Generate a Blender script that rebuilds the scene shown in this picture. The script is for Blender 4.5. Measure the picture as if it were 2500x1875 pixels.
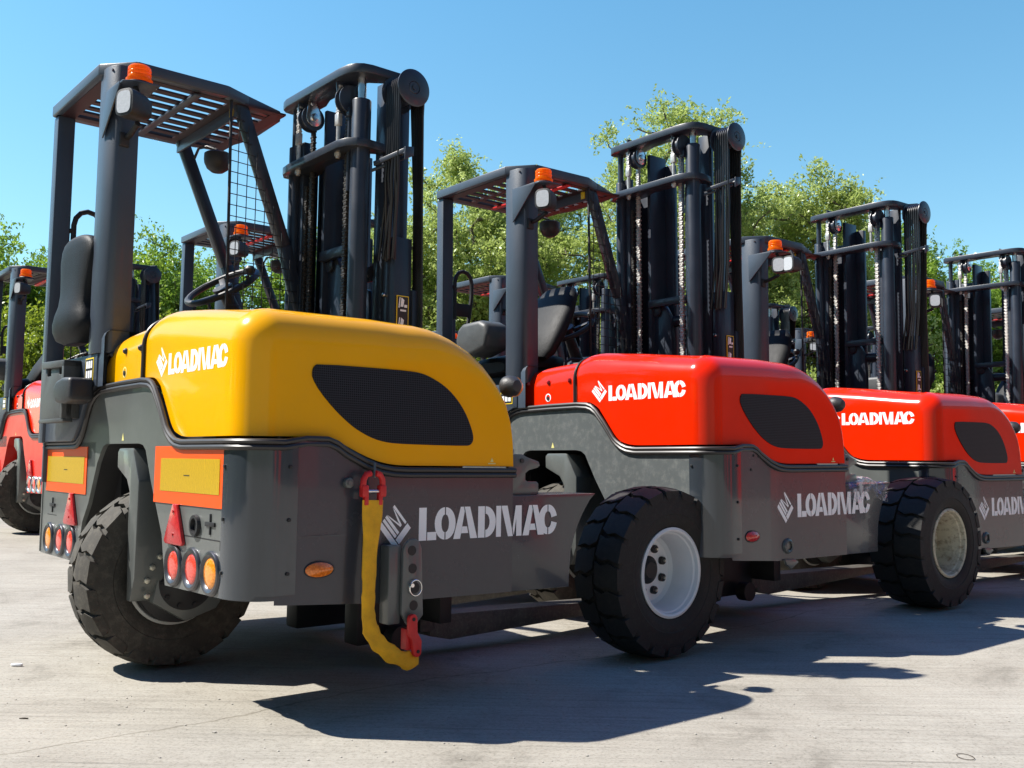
import bpy, bmesh, math, random
from mathutils import Vector, Matrix
from math import radians as rad, sin, cos, pi, tau

# ------------------------------------------------------------------ scene, camera, light
S = bpy.context.scene
COL = S.collection
for o in list(bpy.data.objects):
    bpy.data.objects.remove(o)

F_PX, PITCH, ROLL, CH = 2372.854, 0.0798654, 0.0131893, 0.844046
cp, sp, cr, sr = cos(PITCH), sin(PITCH), cos(ROLL), sin(ROLL)
FW = Vector((0, cp, sp)); U0 = Vector((0, -sp, cp)); R0 = Vector((1, 0, 0))
RT = R0 * cr + U0 * sr; UP = -R0 * sr + U0 * cr
cam = bpy.data.cameras.new('camera'); camo = bpy.data.objects.new('camera', cam); COL.objects.link(camo)
cam.sensor_width = 36; cam.lens = F_PX / 2500 * 36; cam.clip_start = 0.05; cam.clip_end = 3000
M = Matrix((RT, UP, -FW)).transposed().to_4x4(); M.translation = Vector((0, 0, CH)); camo.matrix_world = M
S.camera = camo

LDIR = Vector((0.861, -0.050, -1.035)).normalized()
W = bpy.data.worlds.new('World'); S.world = W; W.use_nodes = True
nt = W.node_tree; nt.nodes.clear()
out = nt.nodes.new('ShaderNodeOutputWorld'); bg = nt.nodes.new('ShaderNodeBackground'); sky = nt.nodes.new('ShaderNodeTexSky')
sky.sky_type = 'NISHITA'; sky.sun_disc = False; sky.sun_elevation = rad(49.3); sky.sun_rotation = rad(273.7)
sky.altitude = 0; sky.air_density = 1.15; sky.dust_density = 0.25; sky.ozone_density = 2.2
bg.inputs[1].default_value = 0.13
def _wn(t, **k):
    x = nt.nodes.new(t)
    for a, v in k.items(): setattr(x, a, v)
    return x
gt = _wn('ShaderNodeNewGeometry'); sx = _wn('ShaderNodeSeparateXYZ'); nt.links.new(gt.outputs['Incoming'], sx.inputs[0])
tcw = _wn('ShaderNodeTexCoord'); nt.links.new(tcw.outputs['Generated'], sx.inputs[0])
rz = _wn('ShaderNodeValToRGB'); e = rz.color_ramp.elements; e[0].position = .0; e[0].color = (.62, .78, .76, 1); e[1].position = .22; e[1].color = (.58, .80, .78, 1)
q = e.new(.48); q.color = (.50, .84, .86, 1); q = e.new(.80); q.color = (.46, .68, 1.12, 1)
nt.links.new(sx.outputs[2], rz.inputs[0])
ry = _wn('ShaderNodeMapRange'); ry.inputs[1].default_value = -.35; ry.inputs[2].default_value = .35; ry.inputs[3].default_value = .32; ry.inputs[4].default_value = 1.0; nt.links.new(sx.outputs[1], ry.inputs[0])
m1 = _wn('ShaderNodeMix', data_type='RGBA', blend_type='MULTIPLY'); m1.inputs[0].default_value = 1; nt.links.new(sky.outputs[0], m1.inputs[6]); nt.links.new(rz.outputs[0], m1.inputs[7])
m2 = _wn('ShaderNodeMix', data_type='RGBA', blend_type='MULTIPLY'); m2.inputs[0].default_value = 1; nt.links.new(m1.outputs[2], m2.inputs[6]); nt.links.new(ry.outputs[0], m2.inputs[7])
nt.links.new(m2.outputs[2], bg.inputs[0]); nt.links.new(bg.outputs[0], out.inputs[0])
sl = bpy.data.lights.new('sun', 'SUN'); sl.energy = 5.0; sl.angle = rad(0.55); sl.color = (1.0, 0.955, 0.88)
so = bpy.data.objects.new('sun', sl); COL.objects.link(so); so.rotation_euler = LDIR.to_track_quat('-Z', 'Y').to_euler(); so.location = (-8, -2, 9)
S.view_settings.view_transform = 'Standard'; S.view_settings.look = 'None'; S.view_settings.exposure = 0.9; S.view_settings.gamma = 1
S.render.engine = 'CYCLES'
S.render.resolution_x = 1024; S.render.resolution_y = 768

# ------------------------------------------------------------------ materials
MATS = {}
def _mat(name):
    m = bpy.data.materials.new(name); m.use_nodes = True; n = m.node_tree; n.nodes.clear()
    o = n.nodes.new('ShaderNodeOutputMaterial'); b = n.nodes.new('ShaderNodeBsdfPrincipled'); n.links.new(b.outputs[0], o.inputs[0])
    MATS[name] = m
    return m, n, b, o
def N(n, t, **k):
    x = n.nodes.new(t)
    for a, v in k.items():
        if a[:2] == 'i_':
            x.inputs[int(a[2:]) if a[2:].isdigit() else a[2:]].default_value = v
        else: setattr(x, a, v)
    return x
def ramp(n, pts):
    r = n.nodes.new('ShaderNodeValToRGB'); e = r.color_ramp.elements
    while len(e) > 1: e.remove(e[0])
    e[0].position = pts[0][0]; e[0].color = pts[0][1]
    for p, c in pts[1:]:
        q = e.new(p); q.color = c
    return r
def g4(c): return (c[0], c[1], c[2], 1)
def paint(name, col, rough=.3, metal=0, coat=0, var=.12, scale=6, dust=0.0, dustcol=(.35, .32, .27), bump=0.0, spec=.5, streak=False, rv=.08):
    m, n, b, o = _mat(name)
    tc = N(n, 'ShaderNodeTexCoord')
    src = tc.outputs['Object']
    if streak:
        mp = N(n, 'ShaderNodeMapping'); mp.inputs['Scale'].default_value = (1, 1, .12); n.links.new(src, mp.inputs[0]); src = mp.outputs[0]
    nz = N(n, 'ShaderNodeTexNoise', i_Scale=scale, i_Detail=6, i_Roughness=.6); n.links.new(src, nz.inputs['Vector'])
    r = ramp(n, [(.3, g4([c * (1 - var) for c in col])), (.7, g4([min(1, c * (1 + var)) for c in col]))]); n.links.new(nz.outputs[0], r.inputs[0])
    last = r.outputs[0]
    if dust > 0:
        n2 = N(n, 'ShaderNodeTexNoise', i_Scale=scale * 5, i_Detail=8, i_Roughness=.75); n.links.new(tc.outputs['Object'], n2.inputs['Vector'])
        r2 = ramp(n, [(.48, (0, 0, 0, 1)), (.72, (dust, dust, dust, 1))]); n.links.new(n2.outputs[0], r2.inputs[0])
        mx = N(n, 'ShaderNodeMix', data_type='RGBA'); n.links.new(r2.outputs[0], mx.inputs[0]); n.links.new(last, mx.inputs[6]); mx.inputs[7].default_value = g4(dustcol)
        last = mx.outputs[2]
    n.links.new(last, b.inputs['Base Color'])
    r3 = N(n, 'ShaderNodeMapRange', i_3=max(.02, rough - rv), i_4=rough + rv); n.links.new(nz.outputs[0], r3.inputs[0]); n.links.new(r3.outputs[0], b.inputs['Roughness'])
    b.inputs['Metallic'].default_value = metal; b.inputs['Coat Weight'].default_value = coat; b.inputs['Coat Roughness'].default_value = .04
    b.inputs['Specular IOR Level'].default_value = spec
    if streak:
        bs = N(n, 'ShaderNodeBump', i_Strength=.35, i_Distance=.004); n.links.new(nz.outputs[0], bs.inputs['Height']); n.links.new(bs.outputs[0], b.inputs['Normal'])
    if bump > 0:
        n4 = N(n, 'ShaderNodeTexNoise', i_Scale=180, i_Detail=2); n.links.new(tc.outputs['Object'], n4.inputs['Vector'])
        bp = N(n, 'ShaderNodeBump', i_Strength=bump, i_Distance=.002); n.links.new(n4.outputs[0], bp.inputs['Height']); n.links.new(bp.outputs[0], b.inputs['Normal'])
    return m
paint('yellow', (.86, .40, .0), .22, coat=.3, spec=.25, var=.03, scale=3, dust=.10, dustcol=(.62, .36, .06))
paint('red', (.78, .020, .001), .18, coat=.35, spec=.22, var=.04, scale=3, dust=.10, dustcol=(.50, .03, .015))
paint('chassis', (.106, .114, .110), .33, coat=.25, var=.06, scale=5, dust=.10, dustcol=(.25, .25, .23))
paint('chassis_dirty', (.104, .114, .115), .33, coat=.25, var=.08, scale=5, dust=.3, dustcol=(.36, .36, .33))
paint('chassis_red', (.62, .012, .006), .35, coat=.1, spec=.25, var=.08, scale=8)
paint('chassis_shaded', (.046, .051, .062), .26, coat=.2, spec=.4, var=.05, scale=4, dust=.04, dustcol=(.2, .2, .19))  # shade put into the colour: chassis grey darkened for the shaded right side
paint('corner', (.036, .044, .054), .12, coat=.6, var=.15, scale=9, streak=True)
paint('cab', (.042, .056, .080), .42, coat=.12, var=.07, scale=5, bump=.25)
paint('mast', (.021, .028, .044), .36, coat=.25, var=.15, scale=7, dust=.05, dustcol=(.12, .1, .08))
paint('dark', (.012, .012, .014), .55, var=.2, scale=8)
paint('blackplastic', (.022, .022, .024), .5, var=.2, scale=20, bump=.4)
paint('holder', (.06, .062, .062), .5, var=.15, scale=20, bump=.4)
paint('seat', (.008, .0085, .010), .55, var=.2, scale=25, dust=.12, dustcol=(.03, .03, .03), bump=.5, spec=.2)
paint('rubber', (.010, .0095, .009), .75, var=.25, scale=9, dust=.3, dustcol=(.05, .045, .037), bump=.5)
paint('rubber_dusty', (.052, .047, .039), .85, var=.3, scale=5, dust=.55, dustcol=(.15, .135, .105), bump=.5)
paint('seal', (.028, .024, .023), .42, var=.1, scale=10)
paint('hose', (.010, .010, .012), .35, var=.2, scale=10)
paint('chrome', (.75, .75, .76), .22, metal=1, var=.1, scale=10)
paint('zinc', (.62, .60, .50), .38, metal=.8, var=.15, scale=40)
paint('chain', (.55, .53, .50), .4, metal=.6, var=.3, scale=40)
paint('chain_dark', (.030, .028, .027), .5, metal=.3, var=.4, scale=40, dust=.2)
paint('rim_white', (.72, .73, .75), .35, var=.03, scale=8, dust=.06, dustcol=(.4, .38, .33))
paint('rim_grey', (.42, .42, .40), .45, var=.1, scale=8, dust=.3)
paint('rim_rust', (.60, .54, .40), .5, var=.2, scale=7, dust=1.0, dustcol=(.16, .08, .03))
paint('orange_refl', (.85, .085, .002), .4, var=.02, scale=3)
paint('bezel', (.10, .10, .11), .3, metal=.7, var=.1)
paint('redplastic', (.45, .018, .022), .28, coat=.3, var=.15, scale=30)
paint('white', (.90, .91, .93), .4, var=.01)
paint('lampwhite', (.55, .57, .60), .15, var=.1, scale=120, coat=.5)
paint('strap_red', (.62, .02, .02), .45, var=.15, scale=20)
paint('strap', (.78, .40, .008), .75, var=.18, scale=14, bump=.5, dust=.12, dustcol=(.3, .15, .01))
paint('sticker_black', (.02, .02, .02), .4)
paint('sticker_yellow', (.85, .6, .02), .4)
paint('sticker_cream', (.75, .68, .25), .4)
paint('fork', (.10, .092, .085), .55, metal=.3, var=.3, scale=12, dust=.5, dustcol=(.3, .27, .22))
paint('maroon', (.028, .012, .014), .45, var=.3, scale=8)
paint('brace_red', (.60, .02, .02), .4)
paint('silver_car', (.55, .58, .62), .25, metal=.4, coat=.8)
paint('glass_dark', (.02, .025, .03), .06, coat=.5)
paint('bark', (.115, .095, .07), .9, var=.4, scale=5)
paint('blossom', (.78, .74, .60), .8, var=.1)
paint('stone', (.35, .33, .29), .9, var=.2)
paint('twig', (.06, .045, .03), .9, var=.2)

def mat_retro():      # yellow retro-reflective sheet
    m, n, b, o = _mat('retro')
    tc = N(n, 'ShaderNodeTexCoord')
    w = N(n, 'ShaderNodeTexWave', i_Scale=42.0, i_Distortion=5.0, i_Detail=2.0, bands_direction='Y'); n.links.new(tc.outputs['Object'], w.inputs[0])
    r = ramp(n, [(.2, (.30, .18, .005, 1)), (.7, (.64, .41, .012, 1))]); n.links.new(w.outputs[0], r.inputs[0]); n.links.new(r.outputs[0], b.inputs['Base Color'])
    b.inputs['Roughness'].default_value = .3
mat_retro()
def mat_lens(name, col, em=0, hi=1.3, lo=.75):
    m, n, b, o = _mat(name)
    tc = N(n, 'ShaderNodeTexCoord'); v = N(n, 'ShaderNodeTexVoronoi', i_Scale=140); n.links.new(tc.outputs['Object'], v.inputs[0])
    r = ramp(n, [(0, g4([min(1, c * hi + .02) for c in col])), (.8, g4([c * lo for c in col]))]); n.links.new(v.outputs[0], r.inputs[0]); n.links.new(r.outputs[0], b.inputs['Base Color'])
    b.inputs['Roughness'].default_value = .18; b.inputs['Coat Weight'].default_value = .6
    b.inputs['Subsurface Weight'].default_value = .25; b.inputs['Subsurface Radius'].default_value = (.01, .006, .003); b.inputs['Subsurface Scale'].default_value = .5
mat_lens('lens_red', (.72, .06, .035)); mat_lens('lens_amber', (.85, .27, .01));  mat_lens('marker_amber', (.85, .2, .005)); mat_lens('marker_red', (.6, .02, .01))
def mat_beacon():
    m, n, b, o = _mat('beacon'); b.inputs['Base Color'].default_value = (1.0, .21, .0, 1); b.inputs['Roughness'].default_value = .12
    tc = N(n, 'ShaderNodeTexCoord'); w = N(n, 'ShaderNodeTexWave', i_Scale=60.0, bands_direction='X'); n.links.new(tc.outputs['Object'], w.inputs[0])
    r = ramp(n, [(0, (1.0, .17, 0, 1)), (1, (1.0, .34, .005, 1))]); n.links.new(w.outputs[0], r.inputs[0]); n.links.new(r.outputs[0], b.inputs['Base Color'])
    t = N(n, 'ShaderNodeBsdfTranslucent'); n.links.new(r.outputs[0], t.inputs[0]); mx = N(n, 'ShaderNodeMixShader', i_0=.55)
    n.links.new(b.outputs[0], mx.inputs[1]); n.links.new(t.outputs[0], mx.inputs[2]); n.links.new(mx.outputs[0], o.inputs[0])
mat_beacon()
def mat_grille():
    m, n, b, o = _mat('grille')
    tc = N(n, 'ShaderNodeTexCoord'); mp = N(n, 'ShaderNodeMapping'); mp.inputs['Scale'].default_value = (1, 0, 1); n.links.new(tc.outputs['Object'], mp.inputs[0])
    v = N(n, 'ShaderNodeTexVoronoi', i_Scale=130, i_Randomness=.0); n.links.new(mp.outputs[0], v.inputs[0])
    r = ramp(n, [(.28, (.002, .002, .003, 1)), (.42, (.026, .031, .040, 1))]); n.links.new(v.outputs[0], r.inputs[0]); n.links.new(r.outputs[0], b.inputs['Base Color']); b.inputs['Specular IOR Level'].default_value = .15
    b.inputs['Roughness'].default_value = .5
mat_grille()
def mat_leaf(name, c1, c2, c3):
    m, n, b, o = _mat(name)
    tc = N(n, 'ShaderNodeTexCoord'); nz = N(n, 'ShaderNodeTexNoise', i_Scale=.55, i_Detail=8, i_Roughness=.8); n.links.new(tc.outputs['Object'], nz.inputs['Vector'])
    r = ramp(n, [(.36, g4(c1)), (.5, g4(c2)), (.66, g4(c3))]); n.links.new(nz.outputs[0], r.inputs[0])
    df = N(n, 'ShaderNodeBsdfDiffuse'); tr = N(n, 'ShaderNodeBsdfTranslucent'); gl = N(n, 'ShaderNodeBsdfGlossy', i_Roughness=.38)
    n.links.new(r.outputs[0], df.inputs[0]); n.links.new(r.outputs[0], tr.inputs[0]); gl.inputs[0].default_value = (.5, .55, .5, 1)
    mx = N(n, 'ShaderNodeMixShader', i_0=.52); n.links.new(df.outputs[0], mx.inputs[1]); n.links.new(tr.outputs[0], mx.inputs[2])
    m2 = N(n, 'ShaderNodeMixShader', i_0=.06); n.links.new(mx.outputs[0], m2.inputs[1]); n.links.new(gl.outputs[0], m2.inputs[2]); n.links.new(m2.outputs[0], o.inputs[0])
mat_leaf('leaf_willow', (.28, .35, .08), (.42, .51, .14), (.62, .70, .28))
mat_leaf('leaf_green', (.10, .19, .025), (.22, .36, .045), (.42, .54, .07))
mat_leaf('leaf_elder', (.13, .20, .02), (.30, .37, .03), (.48, .50, .05))
def mat_ground():
    m, n, b, o = _mat('concrete')
    tc = N(n, 'ShaderNodeTexCoord'); P_ = tc.outputs['Object']
    n1 = N(n, 'ShaderNodeTexNoise', i_Scale=.7, i_Detail=8, i_Roughness=.65); n.links.new(P_, n1.inputs['Vector'])
    r1 = ramp(n, [(.25, (.27, .25, .215, 1)), (.5, (.335, .312, .268, 1)), (.75, (.39, .367, .32, 1))]); n.links.new(n1.outputs[0], r1.inputs[0])
    # brushed broom lines running along the slab
    mp = N(n, 'ShaderNodeMapping'); mp.inputs['Rotation'].default_value = (0, 0, rad(-41)); mp.inputs['Scale'].default_value = (1.2, 42, 1); n.links.new(P_, mp.inputs[0])
    n2 = N(n, 'ShaderNodeTexNoise', i_Scale=1.0, i_Detail=5, i_Roughness=.7); n.links.new(mp.outputs[0], n2.inputs['Vector'])
    r2 = ramp(n, [(.30, (.45, .45, .45, 1)), (.40, (.88, .88, .88, 1)), (.62, (1.06, 1.06, 1.06, 1))]); n.links.new(n2.outputs[0], r2.inputs[0])
    m1 = N(n, 'ShaderNodeMix', data_type='RGBA', blend_type='MULTIPLY'); m1.inputs[0].default_value = .8; n.links.new(r1.outputs[0], m1.inputs[6]); n.links.new(r2.outputs[0], m1.inputs[7])
    # fine grit
    n3 = N(n, 'ShaderNodeTexNoise', i_Scale=95, i_Detail=4, i_Roughness=.8); n.links.new(P_, n3.inputs['Vector'])
    r3 = ramp(n, [(.33, (.66, .65, .63, 1)), (.48, (.98, .98, .98, 1)), (.7, (1.1, 1.1, 1.1, 1))]); n.links.new(n3.outputs[0], r3.inputs[0])
    m2 = N(n, 'ShaderNodeMix', data_type='RGBA', blend_type='MULTIPLY'); m2.inputs[0].default_value = 1; n.links.new(m1.outputs[2], m2.inputs[6]); n.links.new(r3.outputs[0], m2.inputs[7])
    # stains, oily patches
    n5 = N(n, 'ShaderNodeTexNoise', i_Scale=2.1, i_Detail=7, i_Roughness=.75, i_Distortion=.6); n.links.new(P_, n5.inputs['Vector'])
    r5 = ramp(n, [(.30, (.55, .54, .52, 1)), (.44, (.90, .89, .88, 1)), (.56, (1, 1, 1, 1)), (.72, (1.08, 1.07, 1.05, 1))]); n.links.new(n5.outputs[0], r5.inputs[0])
    m3 = N(n, 'ShaderNodeMix', data_type='RGBA', blend_type='MULTIPLY'); m3.inputs[0].default_value = .8; n.links.new(m2.outputs[2], m3.inputs[6]); n.links.new(r5.outputs[0], m3.inputs[7])
    # hairline cracks following the slab direction
    mq = N(n, 'ShaderNodeMapping'); mq.inputs['Rotation'].default_value = (0, 0, rad(-41)); n.links.new(P_, mq.inputs[0])
    dn = N(n, 'ShaderNodeTexNoise', i_Scale=1.1, i_Detail=9, i_Roughness=.62); n.links.new(mq.outputs[0], dn.inputs['Vector'])
    sp3 = N(n, 'ShaderNodeSeparateXYZ'); n.links.new(mq.outputs[0], sp3.inputs[0])
    ma = N(n, 'ShaderNodeMath', operation='MULTIPLY_ADD', i_1=.30); n.links.new(dn.outputs[0], ma.inputs[0]); n.links.new(sp3.outputs[1], ma.inputs[2])
    mb_ = N(n, 'ShaderNodeMath', operation='PINGPONG', i_1=1.575); n.links.new(ma.outputs[0], mb_.inputs[0])
    rc = ramp(n, [(0, (.50, .48, .44, 1)), (.0025, (.62, .60, .56, 1)), (.0065, (1, 1, 1, 1))]); n.links.new(mb_.outputs[0], rc.inputs[0])
    m4 = N(n, 'ShaderNodeMix', data_type='RGBA', blend_type='MULTIPLY'); m4.inputs[0].default_value = .8; n.links.new(m3.outputs[2], m4.inputs[6]); n.links.new(rc.outputs[0], m4.inputs[7])
    # rust stain streak near the second truck
    mp2 = N(n, 'ShaderNodeMapping', vector_type='POINT'); mp2.inputs['Location'].default_value = (-3.0, -4.05, 0); n.links.new(P_, mp2.inputs[0])
    mp3 = N(n, 'ShaderNodeMapping'); mp3.inputs['Rotation'].default_value = (0, 0, rad(12)); mp3.inputs['Scale'].default_value = (.85, 5.2, 0); n.links.new(mp2.outputs[0], mp3.inputs[0])
    gr = N(n, 'ShaderNodeTexGradient', gradient_type='SPHERICAL'); n.links.new(mp3.outputs[0], gr.inputs[0])
    mu = N(n, 'ShaderNodeMath', operation='MULTIPLY'); n.links.new(gr.outputs[1], mu.inputs[0]); n.links.new(n5.outputs[0], mu.inputs[1])
    rr = ramp(n, [(.08, (0, 0, 0, 1)), (.45, (.75, .75, .75, 1))]); n.links.new(mu.outputs[0], rr.inputs[0])
    m5 = N(n, 'ShaderNodeMix', data_type='RGBA'); n.links.new(rr.outputs[0], m5.inputs[0]); n.links.new(m4.outputs[2], m5.inputs[6]); m5.inputs[7].default_value = (.42, .20, .08, 1)
    n.links.new(m5.outputs[2], b.inputs['Base Color'])
    b.inputs['Roughness'].default_value = .82; b.inputs['Specular IOR Level'].default_value = .3
    ad = N(n, 'ShaderNodeMath', operation='MULTIPLY_ADD', i_1=.4); n.links.new(n3.outputs[0], ad.inputs[0]); n.links.new(n2.outputs[0], ad.inputs[2])
    bp = N(n, 'ShaderNodeBump', i_Strength=.55, i_Distance=.004); n.links.new(ad.outputs[0], bp.inputs['Height']); n.links.new(bp.outputs[0], b.inputs['Normal'])
mat_ground()
def mat_film():
    m, n, b, o = _mat('film')
    b.inputs['Base Color'].default_value = (.75, .7, .78, 1); b.inputs['Roughness'].default_value = .12
    tr = N(n, 'ShaderNodeBsdfTransparent'); mx = N(n, 'ShaderNodeMixShader')
    tc = N(n, 'ShaderNodeTexCoord'); nz = N(n, 'ShaderNodeTexNoise', i_Scale=22, i_Detail=5, i_Distortion=1.5); n.links.new(tc.outputs['Object'], nz.inputs['Vector'])
    r = ramp(n, [(.42, (.04, .04, .04, 1)), (.62, (.55, .55, .55, 1))]); n.links.new(nz.outputs[0], r.inputs[0]); n.links.new(r.outputs[0], mx.inputs[0])
    n3 = N(n, 'ShaderNodeTexNoise', i_Scale=9, i_Detail=3); n.links.new(tc.outputs['Object'], n3.inputs['Vector'])
    r2 = ramp(n, [(.40, (.05, .12, .45, 1)), (.47, (.75, .75, .82, 1)), (.60, (.8, .78, .8, 1)), (.68, (.75, .35, .5, 1))]); n.links.new(n3.outputs[0], r2.inputs[0]); n.links.new(r2.outputs[0], b.inputs['Base Color'])
    n.links.new(tr.outputs[0], mx.inputs[1]); n.links.new(b.outputs[0], mx.inputs[2]); n.links.new(mx.outputs[0], o.inputs[0])
mat_film()

# ------------------------------------------------------------------ mesh helpers
def bevel_sharp(bm, w, seg=2, ang=30):
    if w <= 0: return
    es = [e for e in bm.edges if len(e.link_faces) == 2 and e.calc_face_angle(0) > rad(ang)]
    bmesh.ops.bevel(bm, geom=es, offset=w, segments=seg, affect='EDGES', profile=.5, clamp_overlap=True)
class MB:
    def __init__(s): s.bm = bmesh.new()
    def add(s, b):
        me = bpy.data.meshes.new('t'); b.to_mesh(me); b.free(); s.bm.from_mesh(me); bpy.data.meshes.remove(me); return s
    def box(s, x0, x1, y0, y1, z0, z1, bev=.003, mat=None):
        b = bmesh.new(); bmesh.ops.create_cube(b, size=1)
        bmesh.ops.scale(b, vec=(abs(x1 - x0), abs(y1 - y0), abs(z1 - z0)), verts=b.verts)
        bevel_sharp(b, bev)
        bmesh.ops.translate(b, vec=((x0 + x1) / 2, (y0 + y1) / 2, (z0 + z1) / 2), verts=b.verts)
        if mat is not None: b.transform(mat)
        return s.add(b)
    def bar(s, p, q, w, h, up=(0, 0, 1), bev=.003):
        p, q = Vector(p), Vector(q); d = q - p; L = d.length; z = d / L; u = Vector(up)
        x = u.cross(z)
        if x.length < 1e-4: x = Vector((1, 0, 0)).cross(z)
        x.normalize(); y = z.cross(x)
        m = Matrix((x, y, z)).transposed().to_4x4(); m.translation = (p + q) / 2
        return s.box(-w / 2, w / 2, -h / 2, h / 2, -L / 2, L / 2, bev, m)
    def prism(s, poly, ax, a, b_, bev=.003, seg=2):
        b = bmesh.new()
        def P3(p, t):
            if ax == 0: return (t, p[0], p[1])
            if ax == 1: return (p[0], t, p[1])
            return (p[0], p[1], t)
        v0 = [b.verts.new(P3(p, a)) for p in poly]; v1 = [b.verts.new(P3(p, b_)) for p in poly]
        n = len(poly); b.faces.new(v0); b.faces.new(v1[::-1])
        for i in range(n): b.faces.new((v0[i], v1[i], v1[(i + 1) % n], v0[(i + 1) % n]))
        bmesh.ops.recalc_face_normals(b, faces=b.faces); bevel_sharp(b, bev, seg)
        return s.add(b)
    def cyl(s, p, q, r, seg=16, r2=None, bev=0, cap=True):
        p, q = Vector(p), Vector(q); d = q - p; b = bmesh.new()
        bmesh.ops.create_cone(b, cap_ends=cap, segments=seg, radius1=r, radius2=r if r2 is None else r2, depth=d.length)
        bevel_sharp(b, bev, 2, 50)
        m = d.to_track_quat('Z', 'Y').to_matrix().to_4x4(); m.translation = (p + q) / 2; b.transform(m)
        return s.add(b)
    def tube(s, pts, r, seg=8, closed=False, flat=None):
        pts = [Vector(p) for p in pts]; n = len(pts); b = bmesh.new(); rings = []; nrm = None
        for i in range(n):
            t = (pts[(i + 1) % n] - pts[i - 1]) if closed else (pts[min(i + 1, n - 1)] - pts[max(i - 1, 0)])
            t.normalize()
            if nrm is None: nrm = t.orthogonal().normalized()
            nrm = (nrm - t * nrm.dot(t)).normalized(); bi = t.cross(nrm)
            rr = r[i] if isinstance(r, (list, tuple)) else r
            rings.append([b.verts.new(pts[i] + (nrm * cos(tau * k / seg) + bi * sin(tau * k / seg)) * rr) for k in range(seg)])
        for i in range(n if closed else n - 1):
            A, B = rings[i], rings[(i + 1) % n]
            for k in range(seg): b.faces.new((A[k], A[(k + 1) % seg], B[(k + 1) % seg], B[k]))
        if not closed: b.faces.new(rings[0][::-1]); b.faces.new(rings[-1])
        bmesh.ops.recalc_face_normals(b, faces=b.faces)
        return s.add(b)
    def lathe(s, prof, c, ax=1, seg=48):
        """prof: (r, offset along axis)"""
        b = bmesh.new(); rings = []
        for r, h in prof:
            ring = []
            for k in range(seg):
                a = tau * k / seg
                p = (r * cos(a), h, r * sin(a)) if ax == 1 else ((h, r * cos(a), r * sin(a)) if ax == 0 else (r * cos(a), r * sin(a), h))
                ring.append(b.verts.new(Vector(p) + Vector(c)))
            rings.append(ring)
        for A, B in zip(rings, rings[1:]):
            for k in range(seg): b.faces.new((A[k], A[(k + 1) % seg], B[(k + 1) % seg], B[k]))
        bmesh.ops.remove_doubles(b, verts=b.verts, dist=1e-5); bmesh.ops.recalc_face_normals(b, faces=b.faces)
        return s.add(b)
    def grid(s, rows, close_u=False):
        b = bmesh.new(); R = [[b.verts.new(p) for p in row] for row in rows]
        for A, B in zip(R, R[1:]):
            m = len(A)
            for k in range(m if close_u else m - 1):
                q = (A[k], A[(k + 1) % m], B[(k + 1) % m], B[k])
                if (q[0].co - q[1].co).length < 1e-7 and (q[3].co - q[2].co).length < 1e-7: continue
                try: b.faces.new(q)
                except ValueError: pass
        bmesh.ops.remove_doubles(b, verts=b.verts, dist=1e-5)
        bmesh.ops.recalc_face_normals(b, faces=b.faces)
        return s.add(b)
    def face(s, pts):
        b = bmesh.new(); b.faces.new([b.verts.new(p) for p in pts]); return s.add(b)
    def mesh(s, name, mat, ang=35):
        me = bpy.data.meshes.new(name); s.bm.to_mesh(me); s.bm.free()
        for p in me.polygons: p.use_smooth = True
        me.set_sharp_from_angle(angle=rad(ang)); me.materials.append(MATS[mat]); return me
MESH = {}
def part(name, parent, mat, fn, key=None, label=None, ang=35):
    """one mesh object; the mesh data is shared between the trucks that have the same part"""
    k = (key or name, mat) if key is not False else None
    if k and k in MESH: me = MESH[k]
    else:
        mb = MB(); fn(mb); me = mb.mesh(name, mat, ang)
        if k: MESH[k] = me
    o = bpy.data.objects.new(name, me); COL.objects.link(o)
    if parent is not None: o.parent = parent
    if label: o['label'] = label
    return o
def tag(o, label=None, cat=None, group=None, kind=None):
    if label: o['label'] = label
    if cat: o['category'] = cat
    if group: o['group'] = group
    if kind: o['kind'] = kind
    return o
def empty(name, loc, rot=(0, 0, 0)):
    o = bpy.data.objects.new(name, None); COL.objects.link(o); o.location = loc; o.rotation_euler = rot; o.empty_display_size = .2
    return o
def interp(x, pts):
    if x <= pts[0][0]: return pts[0][1]
    for (a, va), (b, vb) in zip(pts, pts[1:]):
        if x <= b: return va + (vb - va) * (x - a) / (b - a)
    return pts[-1][1]
def sm(t): t = max(0, min(1, t)); return t * t * (3 - 2 * t)
def ring_poly(cx, cy, rx, ry, a0, a1, n=14):
    return [(cx + rx * cos(a0 + (a1 - a0) * i / n), cy + ry * sin(a0 + (a1 - a0) * i / n)) for i in range(n + 1)]

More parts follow.
